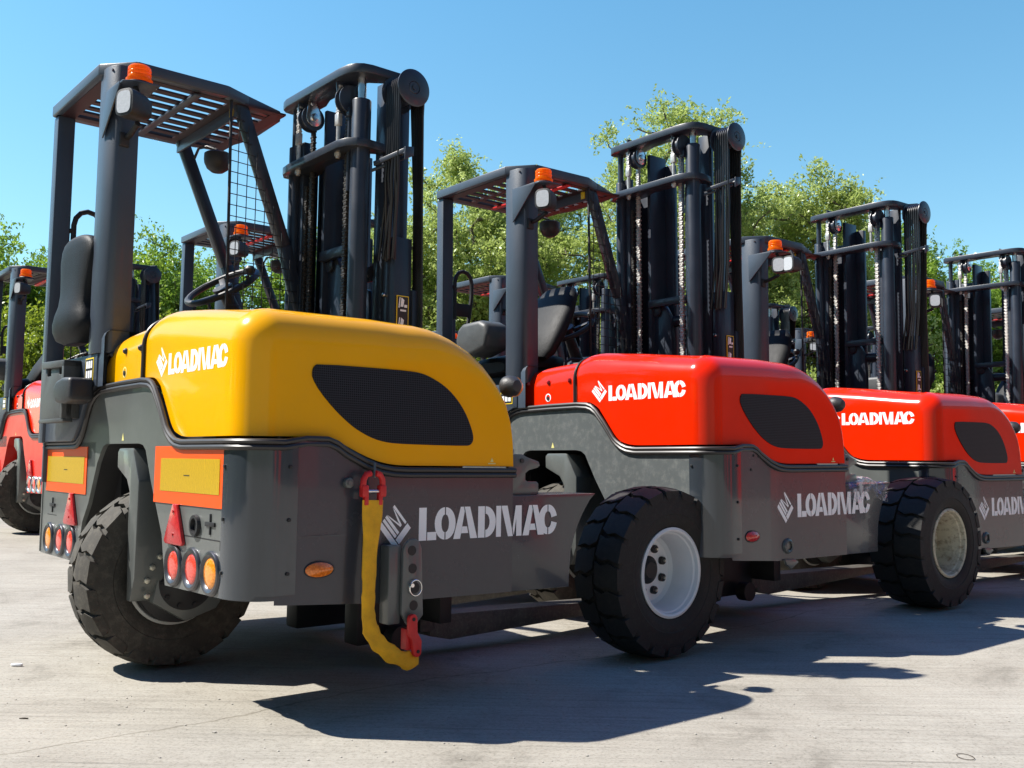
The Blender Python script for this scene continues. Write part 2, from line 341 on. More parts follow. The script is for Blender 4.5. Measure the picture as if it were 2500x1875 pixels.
# ------------------------------------------------------------------ lettering
def word_polys():
    P = []
    P.append([(0, 0), (.30, 0), (.30, 1), (0, 1)]); P.append([(.335, 0), (.70, 0), (.70, .25), (.335, .25)])
    def half(cx, left, rx=.43, ix=.155, g=.022):
        q = []
        a0, a1 = (pi / 2, 3 * pi / 2) if left else (-pi / 2, pi / 2)
        o = ring_poly(cx + (-g if left else g), .5, rx - g, .5, a0, a1); i = ring_poly(cx + (-g if left else g), .5, ix - g, .27, a0, a1)
        for k in range(len(o) - 1): q.append([o[k], o[k + 1], i[k + 1], i[k]])
        return q
    P += half(1.06, True) + half(1.06, False)
    def A(x):
        return [[(x, 0), (x + .29, 0), (x + .47, .86), (x + .43, 1), (x + .30, 1)], [(x + .46, 1), (x + .70, 1), (x + 1.02, 0), (x + .72, 0), (x + .49, .92)],
                [(x + .33, .17), (x + .63, .17), (x + .575, .38), (x + .375, .38)]]
    P += A(1.40)
    P.append([(2.45, 0), (2.74, 0), (2.74, 1), (2.45, 1)])
    o = ring_poly(2.775, .5, .46, .5, -pi / 2, pi / 2); i = ring_poly(2.775, .5, .18, .26, -pi / 2, pi / 2)
    for k in range(len(o) - 1): P.append([o[k], o[k + 1], i[k + 1], i[k]])
    P.append([(3.25, 0), (3.47, 0), (3.47, 1), (3.25, 1)])
    P.append([(3.50, 1), (3.76, 1), (3.985, .18), (4.02, 0), (3.79, 0), (3.50, .93)])
    P.append([(4.005, .26), (4.06, .02), (4.17, .58), (4.17, 0), (4.42, 0), (4.42, 1), (4.14, 1)])
    P += A(4.47)
    P += half(5.68, True, .45, .165)
    for s in (1, -1):
        o = ring_poly(5.702, .5, .43, .5, s * pi / 2, s * rad(14), 8); i = ring_poly(5.702, .5, .15, .27, s * pi / 2, s * rad(14), 8)
        for k in range(len(o) - 1): P.append([o[k], o[k + 1], i[k + 1], i[k]])
    return P, 6.13
def emblem_polys():
    # unit square u (left tip to bottom tip), v (left tip to top tip)
    return [[(0, 0), (.98, 0), (.98, .20), (0, .20)], [(.79, .24), (1.0, .24), (1.0, 1), (.79, 1)],
            [(0, .25), (.74, .25), (.74, .37), (0, .37)], [(0, .41), (.74, .41), (.74, .525), (0, .525)],
            [(.0, .545), (.14, .545), (.66, .68), (.66, .755), (.50, .70)], [(0, .885), (.15, .885), (.66, .775), (.66, .715), (.46, .735)], [(0, .90), (.74, .90), (.74, 1), (0, 1)]]
def decal(mb, org, ud, vd, polys, su, sv, nrm, skew=0):
    org, ud, vd, nrm = Vector(org), Vector(ud), Vector(vd), Vector(nrm)
    for i, P in enumerate(polys):
        b = bmesh.new(); f = b.faces.new([b.verts.new(org + ud * (p[0] * su) + vd * (p[1] * sv) + nrm * (.0006 + .00004 * (i % 7))) for p in P])
        f.normal_update()
        if f.normal.dot(nrm) < 0: f.normal_flip()
        mb.add(b)
def logo(mb, org, ud, vd, width, height, nrm):
    P, L = word_polys(); decal(mb, org, ud, vd, P, width / L, height, nrm)
def emblem(mb, left, bottom, top, nrm):
    l, bo, t = Vector(left), Vector(bottom), Vector(top)
    decal(mb, l, bo - l, t - l, emblem_polys(), 1, 1, nrm)

# ------------------------------------------------------------------ truck geometry (x forward, y left, z up; rear face x=0, right side y=0)
SEAL_REAR = [(2.085, .893), (1.623, .895), (1.585, .900), (1.547, .918), (1.515, .945), (1.489, .978), (1.457, 1.032), (1.42, 1.075), (1.373, 1.103), (1.32, 1.117), (1.273, 1.121), (1.068, 1.125), (.845, 1.126),
             (.772, 1.120), (.74, 1.110), (.707, 1.088), (.652, 1.030), (.615, .985), (.585, .948), (.560, .928), (.53, .911), (.495, .899), (.45, .893), (.431, .892), (.30, .892), (.10, .892)]
SEAL_SIDE = [(.02, -.0, .892), (.214, 0, .905), (.295, 0, .905), (.33, 0, .893), (.365, 0, .872), (.445, 0, .836), (.506, 0, .817), (.56, 0, .809), (.62, 0, .807), (1.104, 0, .807)]
def side_y(x):   # bulge of the rear side panel
    return interp(x, [(.10, -.040), (.13, -.043), (.26, -.028), (.45, -.004), (.52, 0)])
TOPX = [(0, 1.330), (.10, 1.332), (.5, 1.335), (.70, 1.328), (.76, 1.318), (.83, 1.292), (.90, 1.256), (.965, 1.207), (1.02, 1.147), (1.065, 1.075), (1.09, 1.0), (1.10, .93), (1.105, .822)]
def top_y(y): return interp(y, [(0, 1.325), (.12, 1.330), (.26, 1.343), (.5, 1.370), (.75, 1.393), (.82, 1.392), (.87, 1.378), (.88, 1.372), (1.1, 1.362), (1.33, 1.345)])
def zb_rear(y):
    return interp(y, [(.0, .914), (.44, .914), (.50, .919), (.55, .934), (.58, .954), (.615, .996), (.652, 1.042), (.70, 1.100), (.735, 1.124), (.772, 1.136), (.845, 1.140), (1.28, 1.136), (1.33, 1.125)])
def zb_side(x):
    return interp(x, [(.0, .914), (.30, .916), (.34, .905), (.365, .894), (.445, .858), (.506, .838), (.56, .828), (.62, .826), (1.11, .826)])
HR = .115
def hood_main(mb):
    cols = []   # (outer point x,y ; inward dir ; ztop ; radius ; zbottom ; ridge)
    for y in [.868, .862, .85, .83, .80, .77, .745, .72, .70, .675, .652, .63, .61, .59, .57, .55, .52, .49, .45, .40, .34, .28, .22, .16, .12]:
        cols.append(((.012, y), (1, 0), top_y(y), .115, zb_rear(y), (.30, y)))
    n = 10; c = (.127, .119)
    for i in range(1, n):
        a = pi + (pi / 2) * i / n
        cols.append(((c[0] + HR * cos(a), c[1] + HR * sin(a)), (-cos(a), -sin(a)), 1.331, .115, .914, (.30 , .30)))
    xs = [.127, .16, .20, .25, .28, .305, .32, .34, .355, .375, .40, .43, .46, .50, .54, .58, .62, .68, .74, .79, .83, .865, .90, .93, .96, .985, 1.01, 1.03, 1.05, 1.065, 1.078, 1.088, 1.095, 1.10, 1.104]
    for x in xs:
        r = interp(x, [(0, .115), (.6, .105), (.8, .08), (1.0, .045), (1.1, .02)])
        cols.append(((x, .006), (0, 1), interp(x, TOPX), r, min(zb_side(x), interp(x, TOPX) - .002), (max(.30, x), .30)))
    rows = []
    for (px, py), (dx, dy), zt, r, zb, rg in cols:
        col = []; zs = zt - r
        for k in range(7):
            z = zb + (zs - zb) * k / 7 if zs > zb else zb
            col.append(Vector((px, py, z)))
        if zs < zb: r = max(.001, zt - zb); zs = zb
        for k in range(9):
            a = (pi / 2) * k / 8; col.append(Vector((px + dx * r * (1 - cos(a)), py + dy * r * (1 - cos(a)), zs + r * sin(a))))
        ex, ey = px + dx * r, py + dy * r
        for k in range(1, 5):
            t = k / 4; x_, y_ = ex + (rg[0] - ex) * t, ey + (rg[1] - ey) * t
            zt2 = zt + (max(min(top_y(y_), interp(x_, TOPX) + top_y(y_) - 1.33), 0) - zt) * sm(t)
            col.append(Vector((x_, y_, zt2)))
        rows.append(col)
    mb.grid(rows)
    # remaining top from the ridge to the far side
    rows = []
    for x in [.30, .40, .5, .6] + [x for x in xs if x > .62]:
        rows.append([Vector((x, y, interp(x, TOPX) + (top_y(y) - 1.33) * interp(x, [(.6, 1), (1.1, 0)]))) for y in (.30, .45, .6, .75, .82, .868)] + [Vector((x, .869, .85))])
    mb.grid(rows)
    rows = [[Vector((x, y, top_y(y))) for x in (.3,)] for y in (.30, .868)]
def hood_small(mb):
    rows = []
    ys = [.880, .93, 1.0, 1.08, 1.16, 1.22]
    cols = [(y, .012, top_y(y) - .012, 0) for y in ys]
    for y, x, zt, q in cols:
        r = .11; zs = zt - r; col = [Vector((x, y, zb_rear(y) + (zs - zb_rear(y)) * k / 4)) for k in range(4)]
        for k in range(9):
            a = (pi / 2) * k / 8; col.append(Vector((x + r * (1 - cos(a)), y, zs + r * sin(a))))
        col.append(Vector((.35, y, zt))); rows.append(col)
    # rounded left shoulder
    for i in range(1, 8):
        a = (pi / 2) * i / 7; y = 1.22 + .105 * sin(a); zt = top_y(1.22) - .012 - .085 * (1 - cos(a)); r = .11; zs = zt - r
        col = [Vector((.012, y, zb_rear(y) + (zs - zb_rear(y)) * k / 4)) for k in range(4)]
        for k in range(9):
            b = (pi / 2) * k / 8; col.append(Vector((.012 + r * (1 - cos(b)), y, zs + r * sin(b))))
        col.append(Vector((.35, y, zt))); rows.append(col)
    col = [Vector((.02 + .03 * k, 1.325, zb_rear(1.32))) for k in range(len(rows[0]))]; rows.append([Vector((p.x + .0, 1.326, 1.15)) for p in rows[-1]])
    mb.grid(rows)
def seam(mb, y0, dz, lean=0, top=.11):
    pts = []; zt = top_y(y0) + dz; r = top; zs = zt - r; zb = zb_rear(y0) - .01
    for k in range(6): pts.append((.006, y0, zb + (zs - zb) * k / 6))
    for k in range(9):
        a = (pi / 2) * k / 8; pts.append((.006 + r * (1 - cos(a)), y0 - lean * sin(a) * .6, zs + r * sin(a)))
    pts.append((.30, y0 - lean * .7, zt))
    mb.tube(pts, .0075, 8)
def seal(mb, off=0.0, r=.0095):
    pts = [(-.006, y, z + off) for y, z in SEAL_REAR]
    pts += [(-.004 + .13 * (1 - cos(a)) , .10 - .145 * sin(a), .892 + off) for a in [rad(d) for d in (15, 30, 45, 60, 75, 90)]]
    pts += [(x, side_y(x) * .6 - .006, z + off) for x, y, z in SEAL_SIDE if x > .2]
    mb.tube(pts, r, 8)
GRILLE = [(.261, 1.153), (.247, 1.143), (.242, 1.127), (.243, 1.107), (.272, 1.064), (.323, 1.013), (.36, .982), (.402, .952), (.44, .932), (.483, .915), (.522, .906), (.566, .901), (.694, .899), (.875, .899), (.894, .903), (.905, .916), (.907, .931), (.902, .95), (.893, .972), (.876, 1.006), (.854, 1.038), (.825, 1.07), (.793, 1.097), (.755, 1.12), (.715, 1.137), (.68, 1.148), (.644, 1.153), (.559, 1.155)]
def smooth_poly(P, it=1):
    for _ in range(it):
        Q = []
        for i in range(len(P)):
            a, b = P[i], P[(i + 1) % len(P)]
            Q += [(a[0] * .75 + b[0] * .25, a[1] * .75 + b[1] * .25), (a[0] * .25 + b[0] * .75, a[1] * .25 + b[1] * .75)]
        P = Q
    return P
ARCH = [(.553, .404), (.601, .575), (.652, .65), (.718, .745), (.768, .829), (.79, .868), (.82, .887), (.86, .893), (1.225, .893), (1.262, .885), (1.29, .862), (1.332, .815), (1.425, .646), (1.49, .570), (1.540, .404)]
def rear_plate(mb):
    P = ARCH[::-1] + [(.10, .411), (.10, .882), (.43, .882), (.49, .889), (.53, .900), (.56, .918), (.585, .938), (.615, .975), (.652, 1.02), (.707, 1.078), (.74, 1.100), (.772, 1.110), (.845, 1.116), (1.273, 1.111), (1.32, 1.107), (1.373, 1.093), (1.42, 1.065), (1.457, 1.022), (1.489, .968), (1.515, .935), (1.547, .908), (1.585, .890), (1.623, .885), (2.085, .883), (2.085, .396), (1.545, .396)]
    mb.prism(P[:], 0, 0.0, .018, bev=.0)
def body_block(mb):      # structure behind the rear plate and the two arms
    mb.box(.02, .95, .12, .54, .42, .86, .0); mb.box(.02, .95, 1.56, 2.03, .42, .86, .0)
    mb.box(.45, .95, .5, 1.6, .45, 1.08, 0)
ARM = [(.03, .403), (.441, .371), (.5, .366), (1.395, .357), (1.398, .42), (1.406, .5), (1.422, .55), (1.445, .6), (1.462, .63), (1.484, .662), (1.51, .695), (1.54, .720), (1.10, .716), (1.098, .722), (1.098, .803), (.62, .803), (.56, .805), (.506, .812), (.445, .830), (.365, .866), (.33, .887), (.295, .90), (.03, .90)]
def right_side(mb):
    xs = sorted(set([.11, .13, .18, .22, .26, .32, .38, .45, .52] + [p[0] for p in ARM if p[0] > .1 and p[0] < 1.10]))
    bot = lambda x: interp(x, [(.03, .403), (.441, .371), (.5, .366), (1.395, .357)])
    top = lambda x: interp(x, [(.03, .90), (.295, .90), (.33, .887), (.365, .866), (.445, .830), (.506, .812), (.56, .805), (.62, .803), (1.1, .803)])
    rows = [[Vector((x, side_y(x), bot(x) + (top(x) - bot(x)) * k / 4)) for k in range(5)] for x in xs]
    mb.grid(rows)
    P = [(.60, .366), (1.395, .357), (1.398, .42), (1.406, .5), (1.422, .55), (1.445, .6), (1.462, .63), (1.484, .662), (1.51, .695), (1.54, .720), (1.10, .716), (1.097, .803), (.60, .803)]
    mb.prism(P, 1, .0015, .20, bev=.002)
    # round the rear right corner, lower edge of skin
    rows = []
    for i in range(11):
        a = (pi / 2) * i / 10; x = .12 * (1 - cos(a)); y = .10 - .142 * sin(a)
        rows.append([Vector((x, y, .41)), Vector((x, y, .6)), Vector((x, y, .893))])
    mb.grid(rows)
    mb.box(.02, .5, .02, .14, .41, .88, 0)
def left_side(mb):
    mb.prism([(.03, .403), (.5, .366), (1.50, .357), (1.54, .72), (1.10, .72), (1.10, .9), (.03, .9)], 1, 1.92, 2.085, bev=.003)
    mb.box(-.004, .06, 2.086, 2.10, .40, .88, .002)
def corner_strip(mb):
    rows = []
    pts = []
    for i in range(13):
        a = (pi / 2) * i / 12; pts.append((-.003 + .123 * (1 - cos(a)), .10 - .1455 * sin(a)))
    pts = [(-.003, .106)] + pts + [(.18, -.0425)]
    for x, y in pts: rows.append([Vector((x, y, .425 if x > .05 else .412)), Vector((x, y, .882))])
    mb.grid(rows)
def strip_screws(mb):
    for z in (.819, .655, .49):
        mb.cyl((-.008, .092, z), (.0, .092, z), .006, 10, bev=.001); mb.cyl((.150, -.050, z + .0), (.150, -.040, z), .006, 10, bev=.001)
def wheel_well(mb):
    rows = [[Vector((x, y + (0.003 if y < 1.05 else -.003), z)) for y, z in ARCH] for x in (.016, .2, .5)]
    mb.grid(rows); mb.face([(.50, y, z) for y, z in ARCH])
    # tunnel side walls deeper inside
    mb.box(.05, .5, .50, .56, .45, .85, 0); mb.box(.05, .5, 1.54, 1.60, .45, .85, 0)
def wheel_leg(mb):
    P = [(1.085, .876), (.945, .876), (.933, .870), (.862, .753), (.866, .395), (.905, .305), (.938, .305), (.958, .596), (.957, .712), (.991, .756), (1.101, .800), (1.103, .862)]
    mb.prism(P, 0, .004, .115, bev=.006)
    mb.prism([(.10, .40), (.10, .74), (.30, .80), (.42, .86), (.42, .40), (.33, .26), (.21, .22), (.08, .30)], 1, .872, .935, bev=.004)
LEG_BOLTS = ((.098, .471), (.070, .432), (.052, .384), (.054, .328))
def leg_bolt(x, z):
    return lambda mb: mb.cyl((x, .858, z), (x, .872, z), .012, 6, bev=.002)
def hub_motor(mb):
    mb.lathe([(0, .86), (.055, .86), (.07, .868), (.11, .872), (.12, .885), (.12, .93), (.165, .945), (.17, 1.0)], (.21, 0, .372), 1, 40)
    for k in range(10):
        a = tau * k / 10; mb.cyl((.21 + .095 * cos(a), .862, .372 + .095 * sin(a)), (.21 + .095 * cos(a), .88, .372 + .095 * sin(a)), .009, 6)

def tyre_mesh(mb, R=.372, W=.25, rr=.19):
    h = W / 2
    prof = [(rr - .004, -h * .72), (rr + .004, -h * .86), (rr + .02, -h * .95), (rr + .055, -h * 1.0), (rr + .062, -h * 1.0), (rr + .066, -h * 1.02), (R * .84, -h * .99), (R * .88, -h * .985), (R - .032, -h * .94), (R - .023, -h * .8), (R - .021, 0)]
    prof = prof + [(a, -b) for a, b in prof[::-1][1:]]
    mb.lathe(prof, (0, 0, 0), 1, 72)
    nb = 20; p = tau / nb
    for sgn in (1, -1):
        for i in range(nb):
            t0 = (i + (.5 if sgn < 0 else 0)) * p
            poly = [(.02, .005), (.80, .005), (.98, h * .34), (.90, h * .62), (1.02, h * 1.0), (.22, h * 1.0), (.06, h * .60), (.16, h * .34)]
            b = bmesh.new()
            def P3(t, w, r): a = t0 + t * p; return Vector((r * cos(a), sgn * w, r * sin(a)))
            def crown(w): return R - .016 * (w / h) ** 2.2
            top, bot = [], []
            for t, w in poly: top.append(b.verts.new(P3(t, w, crown(w)))); bot.append(b.verts.new(P3(t, w, R - .035)))
            c = b.verts.new(P3(.52, h * .45, R - .0015)); n = len(poly)
            for k in range(n):
                b.faces.new((top[k], top[(k + 1) % n], c)); b.faces.new((top[k], bot[k], bot[(k + 1) % n], top[(k + 1) % n]))
            # shoulder lug running down the side wall
            s1 = [b.verts.new(P3(t, h * 1.005, R - .052)) for t in (.96, .30)]
            b.faces.new((top[4], s1[0], s1[1], top[5]))
            e1 = [b.verts.new(P3(t, h * .90, R - .052)) for t in (.96, .30)]
            b.faces.new((s1[0], e1[0], e1[1], s1[1])); b.faces.new((top[4], bot[4], e1[0], s1[0])); b.faces.new((top[5], s1[1], e1[1], bot[5]))
            bmesh.ops.recalc_face_normals(b, faces=b.faces)
            mb.add(b)
def rim_mesh(mb, h=.125, rr=.19, deep=.15):
    mb.lathe([(rr + .004, -h * .84), (rr + .006, -h * .93), (rr - .004, -h * .97), (rr - .012, -h * .93), (rr - .016, -h * .80), (rr - .022, -h * .76), (rr - .028, -h * .60), (rr - .034, -h * .45), (rr - .036, -h + deep * .9), (rr - .05, -h + deep), (.115, -h + deep + .004), (.06, -h + deep)], (0, 0, 0), 1, 56)
    mb.lathe([(rr - .036, -h + deep), (rr - .03, h * .8), (rr + .004, h * .9)], (0, 0, 0), 1, 40)
def hubcap_mesh(mb, h=.125, deep=.15):
    y = -h + deep - .004
    mb.lathe([(0, y - .02), (.035, y - .02), (.045, y - .012), (.062, y)], (0, 0, 0), 1, 28)
    for k in range(8):
        a = tau * (k + .5) / 8; c = (.098 * cos(a), y, .098 * sin(a))
        mb.cyl((c[0], y - .012, c[2]), (c[0], y + .01, c[2]), .018, 12, bev=.003)
def nuts_mesh(mb, h=.125, deep=.15):
    y = -h + deep - .004
    for k in range(8):
        a = tau * (k + .5) / 8; mb.cyl((.098 * cos(a), y - .022, .098 * sin(a)), (.098 * cos(a), y - .010, .098 * sin(a)), .006, 6)

def rub_strip(): pass
def cross_shape(mb, y, z, w=.036, h=.033, t=.0075):
    mb.box(-.0045, .001, y - t * .5, y + t * .5, z - h, z + h, .0005); mb.box(-.005, .001, y - w / 2 - .0, y + w / 2, z - .007, z + .007, .0005)
def lamp_bezel(mb, y, z, R=.076):
    mb.lathe([(R * .66, -.003), (R * .70, -.007), (R * .82, -.012), (R * .93, -.010), (R * .98, -.004), (R * .98, .001)], (0, y, z), 0, 40)
def lamp_lens(mb, y, z, R=.051):
    mb.lathe([(0, -.010), (R * .5, -.0095), (R * .85, -.007), (R, -.002)], (0, y, z), 0, 30)
def triangle(mb, y, z0, z1, w):
    mb.prism([(y - w * .1, z1), (y + w * .1, z1), (y + w / 2, z0 + .01), (y + w * .42, z0), (y - w * .42, z0), (y - w / 2, z0 + .01)], 0, -.014, -.001, bev=.004)
    mb.cyl((-.018, y, z0 + .035), (-.012, y, z0 + .035), .005, 8); mb.cyl((-.018, y, z1 - .025), (-.012, y, z1 - .025), .005, 8)

# ---- cab
def rear_posts_r(mb):
    prof = [(-.040, 1.385), (-.040, 1.345)] + [(-.040 + .052 * (1 - cos(a)), 1.340 - .095 * sin(a)) for a in [rad(d) for d in range(10, 91, 10)]] + [(.078, 1.245), (.078, 1.30), (.07, 1.385)]
    mb.prism(prof, 2, 1.262, 2.465, bev=.002)
def rear_posts_l(mb):
    mb.prism([(-.042, 2.060), (-.042, 1.995), (.030, 1.988), (.036, 2.00), (.0, 2.06)], 2, .90, 2.44, bev=.004)
def cab_panel(mb):
    mb.prism([(1.30, 1.262), (2.060, 1.262), (2.060, .905), (1.60, .905), (1.56, .925), (1.50, .985), (1.46, 1.05), (1.40, 1.10), (1.33, 1.128), (1.30, 1.128)], 0, -.030, .012, bev=.003)
    mb.box(-.02, .9, 2.04, 2.062, .72, 1.10, .004); mb.box(.0, 1.0, 1.36, 2.04, .80, .90, .0)
    # rounded shoulder between the cab and the hood side panel
    rows = []
    for i in range(9):
        a = (pi / 2) * i / 8; y = 1.345 - .11 * (1 - cos(a)); z = 1.255 + .10 * sin(a)
        rows.append([Vector((-.024, y + .0, 1.125)), Vector((-.024, y, z - .03)), Vector((-.018, y, z - .012)), Vector((-.004, y, z)), Vector((.25, y, z))])
    mb.grid(rows); mb.box(-.022, .25, 1.333, 1.345, 1.125, 1.26, .002)
def cab_floor(mb):
    mb.box(.10, 1.15, 1.33, 2.03, .45, .80, .0); mb.prism([(.55, .85), (.98, .85), (1.02, 1.35), (.86, 1.50), (.72, 1.45)], 1, 1.45, 1.80, bev=.02)
    mb.box(.75, 1.0, 1.30, 1.40, .85, 1.30, .01)
def roof_frame(mb):
    out_ = [(-.045, 2.045), (-.045, 1.375), (.062, 1.245), (.455, 1.240), (.575, 1.295), (.77, 1.375), (.79, 1.72), (.72, 2.0), (.52, 2.045)]
    n = len(out_)
    for i in range(n):
        a, b_ = Vector((*out_[i], 2.468)), Vector((*out_[(i + 1) % n], 2.468)); d = (b_ - a).normalized()
        inw = Vector((-d.y, d.x, 0)); c = Vector((.35, 1.65, 2.468)) - a
        if inw.dot(c) < 0: inw = -inw
        mb.bar(a + inw * .022 - d * .004, b_ + inw * .022 + d * .004, .066, .050, (0, 0, 1), .005)
def roof_plate(mb):
    z0, z1 = 2.440, 2.449
    for x0, x1 in ((-.03, .03), (.150, .185), (.325, .362), (.487, .56), (.70, .76)): mb.box(x0, x1, 1.29, 2.0, z0, z1, 0)
    y = 1.275; k = 0
    while y < 2.02:
        mb.box(-.03, .76, y, y + .040, z0 + .0008, z1 + .0008, 0); y += .086
def roof_beam(mb): mb.bar((.535, 1.30, 2.425), (.535, 2.01, 2.425), .012, .075, (0, 0, 1), .002)
def roof_brace(mb): mb.bar((.335, 1.27, 2.430), (.330, 1.98, 2.430), .035, .008, (0, 0, 1), .001)
def roof_label(mb):
    mb.box(.522, .5275, 1.335, 1.365, 2.40, 2.445, 0)
def front_pillar(y0, y1, y2):
    def f(mb): mb.bar((.545, y0, 2.455), (.80, y1, 1.83), .062, .05, (0, 1, 0), .012); mb.bar((.80, y1, 1.84), (1.0, y2, 1.15), .062, .05, (0, 1, 0), .012)
    return f
def side_mesh(mb):
    mb.bar((.485, 1.262, 2.45), (.50, 1.262, 1.25), .012, .012)
    for k in range(24):
        z = 2.37 - .050 * k; mb.cyl((.49, 1.262, z), (min(.98, .50 + (2.45 - z) * .385 + .03), 1.285, z), .0022, 5)
    for k in range(10):
        x = .53 + .045 * k; zt = min(2.42, 2.44 - (x - .54) / .385); mb.cyl((x, 1.267, zt), (x, 1.267, 1.25), .0022, 5)
def bracket(mb):
    mb.prism([(1.322, 2.350), (1.318, 2.160), (1.130, 2.335), (1.130, 2.350)], 0, -.047, -.041, bev=.001)
    mb.prism([(-.045, 1.322), (-.045, 1.10), (.0, 1.06), (.09, 1.06), (.10, 1.245)], 2, 2.340, 2.347, bev=.001)
def lamp_arm(mb):
    mb.tube([(.03, 1.25, 2.16), (.03, 1.20, 2.165), (.03, 1.12, 2.19)], .012, 8); mb.box(.0, .04, 1.235, 1.255, 2.12, 2.18, .004)
def beacon_base(mb): mb.lathe([(0, 2.348), (.056, 2.348), (.058, 2.360), (.050, 2.368), (0, 2.368)], (.04, 1.155, 0), 2, 28)
def beacon_lens(mb):
    mb.lathe([(r, z - .016) for r, z in [(.051, 2.384), (.053, 2.398), (.046, 2.402), (.046, 2.412), (.044, 2.415), (.046, 2.418), (.046, 2.428), (.044, 2.431), (.046, 2.434), (.045, 2.447), (.038, 2.455), (0, 2.457)]], (.04, 1.155, 0), 2, 32)
def work_lamp(dx=0, dy=0):
    def f(mb):
        prof = []
        rows = []
        for x, s in ((-.052, .80), (-.05, 1.0), (-.02, 1.02), (.03, .92), (.062, .72), (.07, .4)):
            rows.append([Vector((x + dx, 1.085 + dy + .047 * s * (1 if abs(cos(a)) < 1e-9 else math.copysign(abs(cos(a)) ** .55, cos(a))), 2.245 + .055 * s * math.copysign(abs(sin(a)) ** .55, sin(a)))) for a in [tau * k / 28 + .01 for k in range(28)]])
        mb.grid(rows, close_u=True); mb.face([tuple(v) for v in rows[-1]]); mb.face([(v.x + .006, v.y, v.z) for v in rows[0]])
        mb.cyl((.03 + dx, 1.09 + dy, 2.29), (.03 + dx, 1.12 + dy, 2.35), .01, 8)
    return f
def work_lens(dx=0, dy=0):
    def f(mb):
        mb.face([(-.053 + dx, 1.085 + dy + .037 * math.copysign(abs(cos(a)) ** .55, cos(a)), 2.245 + .045 * math.copysign(abs(sin(a)) ** .55, sin(a))) for a in [tau * k / 28 + .01 for k in range(28)]])
    return f
def mirror(mb):
    mb.lathe([(0, -.068), (.030, -.062), (.052, -.045), (.064, -.02), (.067, .0), (.066, .028), (.055, .036), (0, .036)], (.66, 1.80, 2.33), 2, 28)
    mb.tube([(.60, 1.95, 2.36), (.60, 1.90, 2.40), (.62, 1.84, 2.40), (.655, 1.80, 2.38)], .007, 8)
def grab_handle(mb):
    mb.tube([(.05, 1.995, 1.70), (.05, 1.995, 1.93), (.058, 1.995, 1.965), (.08, 1.995, 1.993), (.11, 1.995, 2.004), (.145, 1.995, 1.996), (.17, 1.995, 1.97), (.18, 1.995, 1.93), (.178, 1.995, 1.85), (.16, 1.995, 1.72), (.14, 1.995, 1.62)], .0125, 10)
    mb.cyl((.03, 1.995, 1.90), (.05, 1.995, 1.90), .012, 8); mb.box(.055, .17, 1.985, 1.995, 1.72, 1.80, .002)
def seat_back(mb):
    # thick moulded shell seen from behind; sticks out of the rear window
    st = [(1.315, .10, .05, .0), (1.335, .185, .085, .0), (1.37, .21, .10, -.004), (1.40, .21, .105, -.004), (1.44, .185, .10, .002), (1.48, .168, .085, .006), (1.54, .178, .07, .004), (1.62, .20, .065, 0), (1.68, .212, .065, 0), (1.73, .205, .062, 0), (1.76, .17, .058, 0), (1.775, .12, .05, .0), (1.78, .05, .03, 0)]
    rows = []
    for z, hw, dp, sh in st:
        rows.append([Vector((-.025 - (dp * .75) * math.copysign(abs(cos(a)) ** .6, cos(a)) * (1 if cos(a) > 0 else .6) + .0, 1.585 + hw * math.copysign(abs(sin(a)) ** .7, sin(a)), z + .10 * dp)) for a in [tau * k / 32 for k in range(32)]])
    mb.grid(rows, close_u=True); mb.face([tuple(v) for v in rows[0]]); mb.face([tuple(v) for v in rows[-1]])
def seat_fold(mb):
    rows = []
    for t, hw, th in ((0, .16, .03), (.04, .20, .045), (.15, .21, .055), (.30, .205, .05), (.42, .17, .04), (.47, .13, .03), (.48, .05, .01)):
        c = Vector((.22 + .55 * t * 1.0, 1.50, 1.42 + t * .93)); ax = Vector((.51, 0, .86)); nn = Vector((-.86, 0, .51))
        rows.append([c + nn * (th * math.copysign(abs(cos(a)) ** .7, cos(a))) + Vector((0, hw * math.copysign(abs(sin(a)) ** .7, sin(a)), 0)) for a in [tau * k / 28 for k in range(28)]])
    mb.grid(rows, close_u=True); mb.face([tuple(v) for v in rows[0]]); mb.face([tuple(v) for v in rows[-1]])
def seat_base(mb):
    rows = []
    for t, hw, th in ((0, .15, .03), (.03, .20, .055), (.12, .22, .07), (.32, .22, .065), (.42, .19, .05), (.45, .12, .02)):
        c = Vector((.02 + t, 1.62, 1.37 + .10 * t))
        rows.append([c + Vector((0, hw * math.copysign(abs(sin(a)) ** .6, sin(a)), th * math.copysign(abs(cos(a)) ** .6, cos(a)))) for a in [tau * k / 28 for k in range(28)]])
    mb.grid(rows, close_u=True); mb.face([tuple(v) for v in rows[0]]); mb.face([tuple(v) for v in rows[-1]])
    mb.box(.05, .4, 1.5, 1.76, 1.0, 1.32, .01)
def seat_low(mb):
    mb.prism([(.02, 1.20), (.42, 1.20), (.46, 1.30), (.40, 1.33), (.05, 1.31)], 1, 1.42, 1.78, bev=.03); mb.box(.08, .38, 1.48, 1.72, .9, 1.2, .01)
def armrest(mb): mb.prism([(1.50, 1.47), (1.48, 1.55), (1.50, 1.61), (1.56, 1.635), (1.72, 1.63), (1.77, 1.60), (1.79, 1.53), (1.77, 1.47), (1.66, 1.43)], 0, -.10, .08, bev=.028, seg=4)
